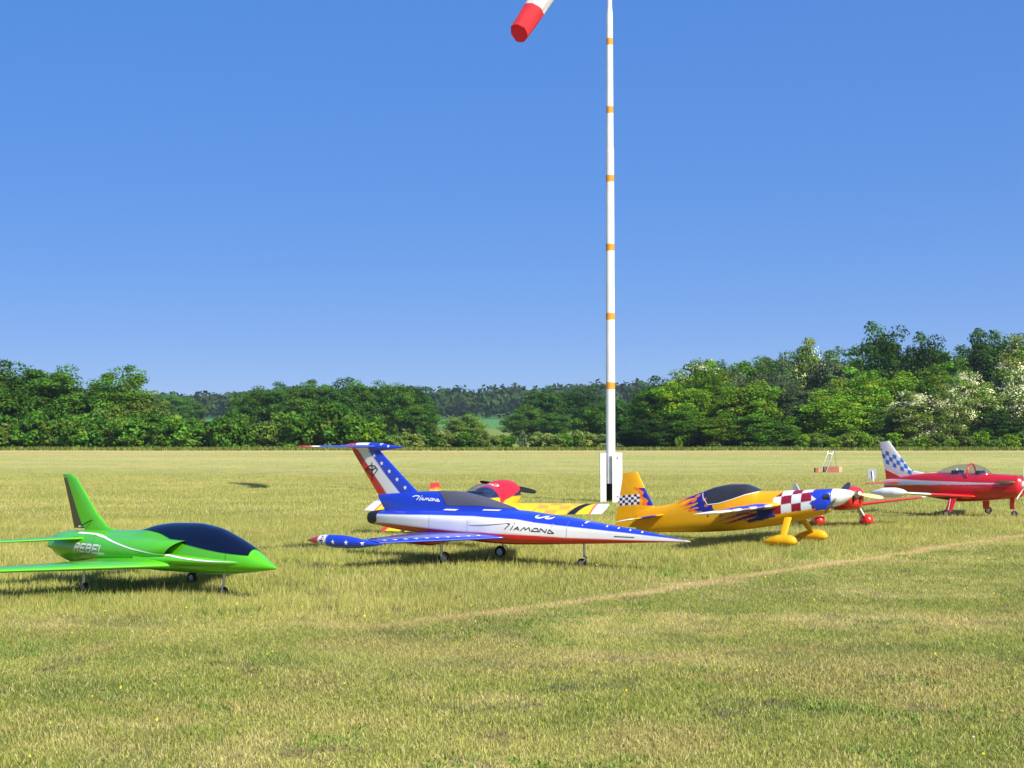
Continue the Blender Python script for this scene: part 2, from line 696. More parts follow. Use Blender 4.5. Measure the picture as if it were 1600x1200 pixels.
yy = np.concatenate([np.linspace(-30, 3, 12), np.geomspace(3.4, 60, 230), np.geomspace(61, 180, 130), np.geomspace(186, 3500, 60)])
uu = np.concatenate([np.linspace(-1, -.4, 12)[:-1], np.linspace(-.4, .4, 190), np.linspace(.4, 1, 12)[1:]])
uu = np.sign(uu) * np.where(np.abs(uu) <= .4, np.abs(uu), .4 + (np.abs(uu) - .4) * 4)
YY = np.repeat(yy[:, None], len(uu), 1)
XX = uu[None] * np.maximum(YY * 1.08, 14)
ZZ = hill(XX, YY)
gv = np.stack([XX, YY, ZZ], -1).reshape(-1, 3)
n_, m_ = YY.shape
gi = np.arange(n_ * m_).reshape(n_, m_)
gf = np.stack([gi[:-1, :-1], gi[:-1, 1:], gi[1:, 1:], gi[1:, :-1]], -1).reshape(-1, 4)
gc, gd, _, _ = grass_colour(gv[:, 0], gv[:, 1])
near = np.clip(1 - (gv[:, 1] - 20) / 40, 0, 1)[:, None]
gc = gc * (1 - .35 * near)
gd_ = np.abs(gd + .22 * (fbm(gv[:, 0], gv[:, 1], .9, 301) - .5))
tr = np.exp(-(gd_ / .11) ** 2)[:, None] * np.clip(.3 + 1.6 * fbm(gv[:, 0], gv[:, 1], .5, 77), 0, 1)[:, None]
tr = tr * np.clip((gv[:, 0:1] + 2.2) / 2.4, .2, .9) * np.clip(1.8 - gv[:, 1:2] / 22, 0, 1)
gc = gc * (1 - tr) + np.array([.58, .40, .18]) * tr
wild = np.clip((gv[:, 1] - 131.5 - 9 * (fbm(gv[:, 0], gv[:, 0] * 0, 12., 51) - .5)) / 4, 0, 1)[:, None]
gc = gc * (1 - wild) + np.array([.22, .27, .06]) * wild
crop = np.clip((gv[:, 1] - 320) / 30, 0, 1)[:, None]
gc = gc * (1 - crop) + np.array([.10, .26, .07]) * crop
gm = noisy(mat('mown_grass_ground', rough=.95, attr='Col', spec=.1), 1., .3)
N, L = gm.node_tree.nodes, gm.node_tree.links
tc = N.new('ShaderNodeTexCoord')
nz = N.new('ShaderNodeTexNoise')
nz.inputs['Scale'].default_value = 14
nz.inputs['Detail'].default_value = 6
L.new(tc.outputs['Object'], nz.inputs['Vector'])
bp = N.new('ShaderNodeBump')
bp.inputs['Strength'].default_value = .5
bp.inputs['Distance'].default_value = .03
L.new(nz.outputs['Fac'], bp.inputs['Height'])
L.new(bp.outputs[0], N['Principled BSDF'].inputs['Normal'])
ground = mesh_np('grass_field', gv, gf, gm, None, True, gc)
tag(ground, 'wide mown grass airfield with dry bands and a worn track', None, kind='structure')

# ------------------------------------------------------------------ trees
def make_crown(seed, clumps=85, leaves=60, leaf=.095, droop=0., aspect=1., hue_s=.09):
    r = np.random.default_rng(seed)
    # clump centres: mostly near the surface of an uneven ball
    u = r.normal(size=(clumps, 3))
    u /= np.linalg.norm(u, axis=1)[:, None]
    lump = 1 + .16 * np.sin(3 * np.arctan2(u[:, 1], u[:, 0]) + seed) + .1 * np.sin(5 * u[:, 2] + seed * 2)
    rad = (r.uniform(.38, .90, clumps) * lump)[:, None]
    C = u * rad
    C[:, 2] = np.where(C[:, 2] < -.55, -.55 - r.uniform(0, .3, clumps), C[:, 2]) * aspect
    rr = r.uniform(.18, .34, clumps)
    v = r.normal(size=(clumps, leaves, 3))
    v /= np.linalg.norm(v, axis=2)[:, :, None]
    v[:, :, 2] *= .7
    P = C[:, None] + v * (rr[:, None, None] * r.uniform(.55, 1.12, (clumps, leaves, 1)))
    P[:, :, 2] -= droop * r.uniform(0, .15, (clumps, leaves))
    nrm = v + .55 * r.normal(size=v.shape) + np.array([0, 0, .25])
    nrm /= np.linalg.norm(nrm, axis=2)[:, :, None]
    P, nrm = P.reshape(-1, 3), nrm.reshape(-1, 3)
    t = np.cross(nrm, r.normal(size=nrm.shape))
    t /= np.linalg.norm(t, axis=1)[:, None]
    b = np.cross(nrm, t)
    s = (leaf * r.uniform(.5, 1.15, len(P)))[:, None]
    k = s * r.uniform(.5, .9, (len(P), 1))
    V = np.stack([P - t * s, P - b * k * .9 + t * s * .15, P + t * s, P + b * k * .9 - t * s * .15], 1).reshape(-1, 3)
    F = np.arange(len(V)).reshape(-1, 4)
    base = r.uniform(.6, 1.4, clumps)
    hue = r.normal(0, hue_s, clumps)
    c = np.repeat(base, leaves)[:, None] * r.uniform(.8, 1.2, (len(P), 1)) * np.ones(3)
    c[:, 0] *= 1 + np.repeat(hue, leaves) * 1.5
    return V, F, np.repeat(c, 4, 0)


def crown_mesh(name, seed, material, **k):
    V, F, c = make_crown(seed, **k)
    o = mesh_np(name, V, F, material, None, False, c)
    me = o.data
    bpy.data.objects.remove(o)
    return me


def trunk_mesh(seed):
    """unit tree trunk (height 1, reaching into the crown) with limbs"""
    r = random.Random(seed)
    V, F = [], []

    def limb(a, b, r0, r1, k=6):
        d = (b - a).normalized()
        s = d.cross(Vector((0.3, 1, 0.2))).normalized()
        t = d.cross(s)
        base = len(V)
        mid = (a + b) / 2 + Vector((r.uniform(-.02, .02), r.uniform(-.02, .02), 0))
        for p, q in ((a, r0), (mid, (r0 + r1) / 2), (b, r1)):
            for i in range(k):
                an = 2 * math.pi * i / k
                V.append(p + (s * math.cos(an) + t * math.sin(an)) * q)
        for j in range(2):
            for i in range(k):
                F.append((base + j * k + i, base + j * k + (i + 1) % k, base + (j + 1) * k + (i + 1) % k, base + (j + 1) * k + i))
    limb(Vector((0, 0, -.01)), Vector((r.uniform(-.02, .02), r.uniform(-.02, .02), .45)), .024, .017)
    limb(Vector((0, 0, .43)), Vector((r.uniform(-.05, .05), r.uniform(-.05, .05), .82)), .017, .006)
    for i in range(7):
        a = r.uniform(0, 6.28)
        z = r.uniform(.22, .6)
        ln = r.uniform(.12, .24)
        limb(Vector((0, 0, z)), Vector((math.cos(a) * ln, math.sin(a) * ln, z + r.uniform(.08, .2))), .010, .003, 5)
    me = bpy.data.meshes.new('trunk')
    me.from_pydata([tuple(v) for v in V], [], F)
    me.materials.append(M['bark'])
    return me


CROWN = {}
for k in ('bright', 'mid', 'dark', 'grey', 'olive', 'brown'):
    CROWN[k] = [crown_mesh('crown', 40 + i * 7 + hash(k[0]) % 1 + {'bright': 0, 'mid': 100, 'dark': 200, 'grey': 300, 'olive': 400, 'brown': 500}[k], LEAF[k],
                           clumps=170, leaves=120, leaf=.050 if k != 'grey' else .042, aspect=1.75) for i in range(3 if k != 'brown' else 1)]
BLOOM = [crown_mesh('blossom', 900 + i, LEAF['bloom'], clumps=120, leaves=56, leaf=.046, droop=1., aspect=1.75, hue_s=0.) for i in range(3)]
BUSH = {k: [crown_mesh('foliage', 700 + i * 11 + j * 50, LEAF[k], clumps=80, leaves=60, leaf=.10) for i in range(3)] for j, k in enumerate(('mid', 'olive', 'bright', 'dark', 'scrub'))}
TRUNK = [trunk_mesh(i) for i in range(3)]


def inst(name, me, parent, loc, scale, rz):
    o = bpy.data.objects.new(name, me)
    COL.objects.link(o)
    o.parent = parent
    o.location = loc
    o.scale = scale
    o.rotation_euler = (0, 0, rz)
    return o


TREE_LABEL = {
    'bright': 'fresh yellow-green broadleaf tree in the wood beyond the field',
    'mid': 'mid green broadleaf tree standing beyond the field edge',
    'dark': 'dark green oak-like tree in the wood beyond the field',
    'grey': 'grey-green soft crowned tree in the wood',
    'olive': 'olive green tree beyond the hedge',
    'brown': 'withered brown small tree among the green wood',
    'acacia': 'acacia tree covered in cream white blossom clusters',
}


def tree(x, y, h, r, kind, i, label=None, group='trees of the wood beyond the field'):
    z = float(hill(np.array([x]), np.array([y]))[0])
    rnd = random.Random(i * 13 + 5)
    root = empty({'acacia': 'acacia_tree', 'dark': 'oak_tree', 'brown': 'withered_tree'}.get(kind, 'broadleaf_tree'), (x, y, z), rnd.uniform(0, 360))
    inst('trunk', TRUNK[i % 3], root, (0, 0, 0), (h, h, h * .9), rnd.uniform(0, 6))
    leafk = 'olive' if kind == 'acacia' else kind
    cm = CROWN[leafk][i % len(CROWN[leafk])]
    hh = h * (.465 if group.startswith('trees of the wood') and y < 150 else .50)
    inst('crown', cm, root, (0, 0, h - hh), (r, r * rnd.uniform(.9, 1.1), hh / 1.75), rnd.uniform(0, 6))
    if kind == 'acacia':
        inst('blossom', BLOOM[i % 3], root, (0, 0, h - hh * .9), (r * 1.03, r * 1.03, hh * .95 / 1.75), rnd.uniform(0, 6))
    tag(root, label or TREE_LABEL[kind], 'tree', group)
    return root


def bush(x, y, h, r, kind, i, label, group):
    z = float(hill(np.array([x]), np.array([y]))[0])
    rnd = random.Random(i * 17 + 3)
    root = empty('bush', (x, y, z), rnd.uniform(0, 360))
    inst('foliage', BUSH[kind][i % 3], root, (0, 0, h * .47), (r, r * rnd.uniform(.8, 1.1), h * .53), rnd.uniform(0, 6))
    inst('stem', TRUNK[i % 3], root, (0, 0, 0), (h * .9, h * .9, h * .75), 0)
    tag(root, label, 'bush', group)
    return root


def at(px, d):
    return (px - 800) / 2300 * d


def top(ty, d, base):
    return 1.02 + (686 - ty) / 2300 * d - base


# (bearing, metres away, skyline, crown half width, kind)
WOOD = [
    (1003, 150, 640, 2.8, 'mid'), (1025, 143, 602, 3.0, 'mid'), (1058, 141, 580, 3.1, 'bright'), (1098, 146, 566, 3.2, 'bright'),
    (1145, 141, 602, 2.9, 'bright'), (1172, 139, 578, 3.1, 'bright'), (1138, 150, 558, 2.9, 'grey'), (1100, 153, 552, 2.4, 'acacia'),
    (1205, 146, 560, 3.0, 'grey'), (1240, 141, 590, 2.7, 'grey'), (1212, 153, 546, 2.9, 'mid'), (1257, 154, 532, 2.4, 'acacia'),
    (1302, 151, 536, 2.9, 'grey'), (1305, 138, 603, 3.7, 'bright'), (1266, 140, 632, 2.5, 'mid'), (1345, 145, 575, 3.1, 'bright'),
    (1382, 155, 507, 3.5, 'dark'), (1402, 146, 562, 3.0, 'bright'), (1352, 139, 632, 2.4, 'mid'), (1427, 138, 606, 2.4, 'acacia'),
    (1468, 138, 602, 2.2, 'acacia'), (1512, 140, 575, 2.5, 'acacia'), (1456, 153, 522, 2.9, 'dark'), (1492, 149, 545, 2.4, 'mid'),
    (1470, 146, 566, 2.9, 'bright'), (1542, 151, 516, 2.9, 'dark'), (1588, 145, 526, 2.8, 'acacia'), (1592, 140, 596, 2.5, 'acacia'),
    (1556, 139, 636, 2.5, 'dark'), (1622, 147, 514, 3.3, 'dark'), (1645, 141, 575, 3.0, 'mid'), (1183, 137.5, 640, 2.4, 'mid'),
    (1122, 138, 640, 2.5, 'bright'), (1066, 139, 636, 2.4, 'mid'), (1022, 139, 650, 2.2, 'dark'), (1152, 138.5, 634, 1.1, 'brown'),
    (1222, 138, 648, 2.2, 'mid'), (1482, 142, 640, 2.5, 'dark'), (990, 141, 662, 2.0, 'dark'), (1400, 139, 646, 2.2, 'dark'),
    (1040, 166, 590, 3.4, 'dark'), (1085, 168, 574, 3.4, 'mid'), (1130, 168, 562, 3.6, 'dark'), (1180, 168, 552, 3.6, 'mid'),
    (1230, 168, 548, 3.6, 'dark'), (1280, 168, 545, 3.6, 'mid'), (1330, 168, 550, 3.6, 'dark'), (1425, 168, 540, 3.6, 'mid'),
    (1500, 168, 540, 3.8, 'mid'), (1575, 168, 520, 3.8, 'dark'), (1630, 168, 518, 3.8, 'dark'),
]
NOTABLE = {16: 'tallest dark oak rising above the skyline of the wood', 13: 'broad low fresh green tree at the front edge of the wood',
           19: 'low acacia in full cream blossom behind the blue checkered fin', 7: 'acacia with white blossom only on its crown top at the sloping end of the wood',
           11: 'white topped acacia on the skyline between grey-green trees', 35: 'withered brown small tree among the green wood',
           9: 'grey-green willowy tree between fresh green neighbours', 21: 'tall narrow acacia in cream blossom beside a lower one', 0: 'lowest tree at the open end of the wood next to the mast',
           29: 'massive dark tree at the thick end of the wood', 22: 'dark flat-topped tree next to the tallest oak'}
for i, (px, d, ty, r, k) in enumerate(WOOD):
    tree(at(px, d), d, top(ty, d, 0), r, k, i, NOTABLE.get(i))
LEFT = [(-22, 150, 574, 3.8, 'mid'), (28, 140, 563, 3.5, 'mid'), (78, 141, 567, 3.3, 'mid'), (112, 143, 592, 2.6, 'mid'), (190, 141, 568, 2.9, 'mid'),
        (158, 150, 606, 2.5, 'mid'), (226, 140, 612, 2.2, 'olive'), (50, 146, 600, 3.6, 'dark'), (-10, 139, 610, 2.7, 'mid'), (140, 139, 640, 2.2, 'mid')]
for i, (px, d, ty, r, k) in enumerate(LEFT):
    tree(at(px, d), d, top(ty, d, 0), r * 1.18, k, 200 + i,
         {'mid': 'spreading green tree behind the hawthorn hedge', 'olive': 'loose airy olive green tree behind the hawthorn hedge',
          'dark': 'dark tree in the shade behind the hawthorn hedge'}[k], 'trees behind the hedge')
MIDDLE = [(382, 205, 620, 2.9, 'mid'), (408, 204, 606, 3.0, 'mid'), (440, 202, 600, 3.1, 'dark'), (470, 203, 597, 3.2, 'mid'), (502, 205, 598, 3.1, 'mid'),
          (533, 203, 596, 3.2, 'dark'), (563, 204, 594, 3.2, 'mid'), (593, 203, 598, 3.1, 'mid'), (622, 202, 595, 3.1, 'mid'), (650, 204, 602, 2.8, 'dark'), (664, 200, 630, 2.2, 'mid'),
          (850, 235, 607, 3.9, 'dark'), (880, 238, 612, 3.6, 'dark'), (908, 236, 610, 3.9, 'dark'), (826, 232, 632, 3.0, 'mid'), (806, 230, 648, 2.5, 'mid'), (866, 226, 648, 2.8, 'mid'),
          (935, 180, 632, 3.1, 'mid'), (962, 178, 628, 3.0, 'mid'), (985, 170, 632, 3.0, 'dark'), (1008, 170, 618, 2.8, 'mid'), (728, 190, 648, 2.6, 'olive'), (272, 330, 618, 4.6, 'mid'), (300, 340, 628, 4.0, 'mid')]
for i, (px, d, ty, r, k) in enumerate(MIDDLE):
    ty -= 5
    b = float(hill(np.array([at(px, d)]), np.array([float(d)]))[0])
    lab = ('windblown green tree of the clump standing between hedge and far crop field' if px < 700 and px > 350 else
           'dark rounded tree of the small copse in front of the far wood' if 790 < px < 915 else
           'green tree filling the gap between copse and wood' if px > 915 else
           'lone olive green tree in front of the far crop field' if px > 700 else 'hazy green tree far behind the hedge')
    tree(at(px, d), d, top(ty, d, b), r, k, 300 + i, lab, 'middle distance trees')
i = 0
for px in range(-25, 400, 21):
    d = 135 + (i * 37 % 7) * .6
    ty = 646 + (i * 53 % 19) + (0 if px < 260 else 8)
    bush(at(px, d), d, top(ty, d, 0) * 1.22, 1.9 + (i * 29 % 10) * .06, ('mid', 'olive', 'mid', 'mid')[i % 4], i,
         {'mid': 'mid green rounded bush of the hawthorn hedge', 'olive': 'pale olive bush of the hawthorn hedge', 'bright': 'fresh green bush of the hawthorn hedge'}[('mid', 'olive', 'mid', 'mid')[i % 4]],
         'bushes of the hedge along the field edge')
    i += 1
for px, ty, r, k in [(402, 664, 1.7, 'olive'), (430, 655, 1.8, 'olive'), (462, 645, 2.0, 'mid'), (492, 652, 1.8, 'mid'), (525, 632, 2.5, 'mid'), (552, 650, 2.0, 'mid'), (578, 664, 1.6, 'bright')]:
    bush(at(px, 138), 138., top(ty, 138, 0) * 1.12, r * 1.15, k, i, {'olive': 'pale olive bush between hedge and tree clump', 'mid': 'large rounded green bush below the tree clump', 'bright': 'small fresh bush at the end of the tree clump'}[k], 'bushes below the tree clump')
    i += 1
for px in range(598, 940, 19):
    if 805 < px < 838:
        continue
    d = 137 + (i * 31 % 5) * .5
    ty = 671 + (i * 17 % 9)
    bush(at(px, d), d, top(ty, d, 0), 1.15 + (i * 13 % 5) * .06, ('scrub', 'scrub', 'mid')[i % 3], i,
         {'scrub': 'low pale broom bush in the scrub belt', 'mid': 'low green bush in the scrub belt'}[('scrub', 'scrub', 'mid')[i % 3]], 'low scrub along the field edge')
    i += 1
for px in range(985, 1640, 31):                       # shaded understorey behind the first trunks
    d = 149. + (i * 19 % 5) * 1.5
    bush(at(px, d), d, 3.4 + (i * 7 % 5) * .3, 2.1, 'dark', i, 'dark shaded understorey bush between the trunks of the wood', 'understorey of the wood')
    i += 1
for px in list(range(1258, 1610, 23)):
    d = 132.5 + (i * 19 % 5) * .5
    ty = 672 + (i * 23 % 14)
    bush(at(px, d), d, top(ty, d, 0), .85 + (i * 7 % 5) * .07, ('bright', 'olive')[i % 2], i,
         {'bright': 'small fresh green sapling bush at the foot of the wood', 'olive': 'small yellowish sapling bush at the foot of the wood'}[('bright', 'olive')[i % 2]], 'undergrowth at the foot of the wood')
    i += 1
bush(at(1060, 133), 133., 1.4, .35, 'bright', i, 'single slim sapling standing before the dark wood edge', None)
# small conifer in the scrub belt
cz = empty('conifer', (at(817, 134), 134, 0))
cv = crown_mesh('needles', 990, LEAF['grey'], clumps=70, leaves=40, leaf=.12)
for v in cv.vertices:
    f = max(.06, (1 - v.co.z) * .55)
    v.co.x *= f
    v.co.y *= f
inst('crown', cv, cz, (0, 0, 1.05), (.75, .75, 1.0), 0)
inst('trunk', TRUNK[0], cz, (0, 0, 0), (1.2, 1.2, 1.6), 0)
tag(cz, 'small pale pointed conifer in the gap of the scrub belt', 'tree')

# far wood on the rise: one mass
Vs, Fs, Cs, nb = [], [], [], 0
fr = np.random.default_rng(5)
for row in range(5):
    yd = 610 + row * 26
    for x in np.arange(-290, 170, 7.2):
        xx = x + fr.uniform(-3, 3)
        yv = yd + fr.uniform(-10, 10)
        base = float(hill(np.array([xx]), np.array([yv]))[0])
        pxx = 800 + 2300 * xx / yv
        h = 11 + fr.uniform(-2, 2.5) + (2.2 * np.clip((pxx - 650) / 300, 0, 1.3)) - (2.0 if pxx < 380 else 0)
        n = 170
        v = fr.normal(size=(n, 3))
        v /= np.linalg.norm(v, axis=1)[:, None]
        rr = fr.uniform(4.4, 6.2)
        P = np.array([xx, yv, base + h * .56]) + v * np.array([rr, rr, h * .46]) * fr.uniform(.7, 1.08, (n, 1))
        nm = v + .4 * fr.normal(size=v.shape)
        nm /= np.linalg.norm(nm, axis=1)[:, None]
        t = np.cross(nm, fr.normal(size=nm.shape))
        t /= np.linalg.norm(t, axis=1)[:, None]
        b = np.cross(nm, t)
        s = fr.uniform(.7, 1.4, (n, 1))
        Vs.append(np.stack([P - t * s, P - b * s * .8, P + t * s, P + b * s * .8], 1).reshape(-1, 3))
        c = fr.uniform(.7, 1.25) * fr.uniform(.85, 1.15, (n, 1)) * np.ones(3)
        Cs.append(np.repeat(c, 4, 0))
V = np.concatenate(Vs)
wood = mesh_np('far_wood', V, np.arange(len(V)).reshape(-1, 4), LEAF['far'], None, False, np.concatenate(Cs))
tag(wood, 'hazy far wood closing the horizon behind the crop field', 'wood', kind='stuff')

# uncut verge along the field edge
nv = 30000
vx = fr.uniform(-62, 62, nv)
vy = 130.0 + fr.gamma(1.6, 1.6, nv) + 9 * (fbm(vx, vx * 0, 12., 51) - .5)
vh = fr.uniform(.10, .42, nv) * (1 + .6 * (fbm(vx, vy, 4., 8) - .5))
vw = fr.uniform(.03, .09, nv)
va = fr.uniform(0, np.pi, nv)
lx, ly = fr.normal(0, .12, nv), fr.normal(0, .12, nv)
V = np.stack([np.stack([vx - np.cos(va) * vw, vy - np.sin(va) * vw, vy * 0], -1), np.stack([vx + np.cos(va) * vw, vy + np.sin(va) * vw, vy * 0], -1),
              np.stack([vx + lx, vy + ly, vh], -1)], 1).reshape(-1, 3)
c = np.array([.17, .25, .045]) * fr.uniform(.6, 1.3, (nv, 1)) + np.array([.12, .08, .03]) * (fr.random((nv, 1)) < .12)
grassmat = leafmat('grass_blade', (1, 1, 1), .35, .6, 0.)
verge = mesh_np('tall_grass', V, np.arange(nv * 3).reshape(-1, 3), grassmat, None, False, np.repeat(c, 3, 0))
tag(verge, 'uncut tall grass verge in front of hedge and wood', 'grass', kind='stuff')

# ------------------------------------------------------------------ windsock mast
PX, PY = 1.60, 23.9
mast = empty('windsock_mast', (PX, PY, 0))
tag(mast, 'tall white mast with orange bands held in a split steel foot', 'mast')


def cyl(name, z0, z1, r0, r1, material, parent, m=24, caps=True):
    return tube(name, [(0, 0, z0), (0, 0, z1)], [r0, r1], material, parent, m, caps)


mp = [(.30, .076), (3.4, .071), (5.70, .066)]
mo = tube('lower_tube', [(0, 0, z) for z, r in mp], [r for z, r in mp], M['white'], mast, 28)
tube('upper_tube', [(0, 0, 5.66), (0, 0, 5.71), (0, 0, 7.98), (0, 0, 8.12), (0, 0, 10.6)], [.060, .060, .052, .040, .036], M['white'], mast, 24)
tube('collar', [(0, 0, 5.68), (0, 0, 5.76)], [.0675, .0675], M['white'], mast, 24)
for k in range(7):
    z = 1.885 + k * 1.128
    r = np.interp(z, [.3, 3.4, 5.70, 5.71, 7.98, 8.12, 10.6], [.076, .071, .066, .060, .052, .040, .036]) + .0015
    tube('band', [(0, 0, z - .055), (0, 0, z + .055)], [r, r], M['orange'], mast, 24, False)


def channel(x0, w, depth, h, open_dir, yo):
    t = .008
    V = [(0, 0), (w, 0), (w, t), (t, t), (t, depth - t), (w, depth - t), (w, depth), (0, depth)]
    if open_dir < 0:
        V = [(-a, b) for a, b in V][::-1]
    n = len(V)
    P = [(x0 + a, yo + b, z) for z in (-.03, h) for a, b in V]
    F = [(i, (i + 1) % n, n + (i + 1) % n, n + i) for i in range(n)]
    if open_dir < 0:
        F2 = [(0, 1, 2, 3), (0, 3, 4, 7), (4, 5, 6, 7)]
    else:
        F2 = [(0, 1, 2, 3), (0, 3, 4, 7), (4, 5, 6, 7)]
    F += [tuple(i for i in reversed(f)) for f in F2] + [tuple(i + n for i in f) for f in F2]
    return mesh_py('post', P, F, M['white'], mast)


pl = channel(-.172, .095, .19, .795, 1, -.085)
pr = channel(.178, .160, .22, .80, -1, -.135)
for z in (.1, .72):
    bo = tube('bolt', [(.105, -.150, z), (.105, -.132, z)], [.013, .013], M['metal'], pr, 8)
mesh_py('shade_panel', [(-.08, .05, .0), (.06, .05, .0), (.06, .05, .33), (-.08, .05, .33)] + [(-.08, .062, .0), (.06, .062, .0), (.06, .062, .33), (-.08, .062, .33)],
        [(0, 1, 2, 3), (4, 7, 6, 5), (0, 4, 5, 1), (1, 5, 6, 2), (2, 6, 7, 3), (3, 7, 4, 0)], M['black'], mast)  # black panel standing in for the shade in the hollow below the tube
tube('pivot_pin', [(-.17, 0, .62), (.17, 0, .62)], [.012, .012], M['metal'], mast, 8)

# windsock: hangs from the mast head, down-wind and a little toward the viewer
sock = empty('windsock', (PX, PY, 10.45))
tag(sock, 'red and white striped windsock drooping from the mast head', 'windsock')
hd = tube('hoop', [(-.42 + .26 * math.cos(a), -.05 + .26 * math.sin(a), -.05 + .06 * math.sin(a)) for a in np.linspace(0, 2 * math.pi, 25)], .009, M['metal'], sock, 6)
tube('arm', [(0, 0, -.05), (-.2, -.02, -.04)], .012, M['metal'], sock, 6)
c0, c1, c2 = Vector((-.42, -.05, -.05)), Vector((-.70, -.20, -1.75)), Vector((-1.49, -.60, -2.95))


def sock_c(t):
    return c0 * (1 - t) ** 2 + c1 * 2 * t * (1 - t) + c2 * t * t


for s in range(6):
    rows = []
    for i in range(9):
        t = (s + i / 8) / 6
        p = sock_c(t)
        d = (sock_c(t + .01) - sock_c(t - .01)).normalized()
        if t > .93:
            d = (d + Vector((-.05, -.42, .12)) * (t - .93) / .07).normalized()
        a = d.cross(Vector((0, 1, 0))).normalized()
        b = d.cross(a)
        r = .27 - .115 * t
        ring = []
        for q in np.linspace(0, 2 * math.pi, 40, endpoint=False):
            k = 1 + .04 * math.sin(3 * q + 5 * t) + .035 * math.sin(7 * q - 14 * t) + .02 * math.sin(11 * q + 30 * t) - .05 * math.exp(-((q - 4.2) / .25) ** 2) * (1 - abs(i / 8 - .5))
            ring.append(tuple(p + (a * math.cos(q) + b * math.sin(q)) * r * k))
        rows.append(ring)
    o = grid('stripe', np.array(rows), M['cloth_red'] if s % 2 else M['cloth_white'], sock, True, (False, False))
    if s % 2 == 0:
        o['label'] = 'white cloth stripe'

# ------------------------------------------------------------------ aircraft common colours
C_GREEN = np.array([.090, .50, .005])
C_BLUE = np.array([.012, .045, .52])
C_RED = np.array([.62, .014, .014])
C_WHITE = np.array([.80, .80, .80])
C_YEL = np.array([.80, .40, .004])


def leg(parent, p0, p1, r, material, name='strut'):
    return tube(name, [p0, p1], [r, r * .85], material, parent, 8)


# ================================================================== green sport jet
g = empty('model_jet', (-2.485, 10.004, 0), -37)
tag(g, 'glossy green model jet with dark navy canopy lettered REBEL', 'model jet')
GB = Body([(-.90, .255, .105, .345, .175), (-.78, .262, .13, .372, .150), (-.55, .268, .15, .384, .148), (-.32, .27, .158, .392, .148), (-.01, .268, .158, .407, .147),
           (.17, .264, .156, .446, .145), (.35, .26, .153, .464, .144), (.53, .256, .148, .467, .145), (.71, .252, .138, .447, .148), (.88, .246, .118, .396, .156),
           (1.07, .236, .08, .319, .176), (1.2, .222, .034, .250, .195), (1.275, .211, .004, .215, .207)], 2.15, 2.3)
pg = lambda V: full(V, C_GREEN)


def tail_shear(P):
    x = P[..., 0]
    f = np.clip((-.60 - x) / .30, 0, 1)
    P = P.copy()
    P[..., 0] = x + f * (.255 - P[..., 2]) * 1.0 * (P[..., 2] < .255)
    P[..., 0] -= f * .04 * (P[..., 2] > .255)
    return P


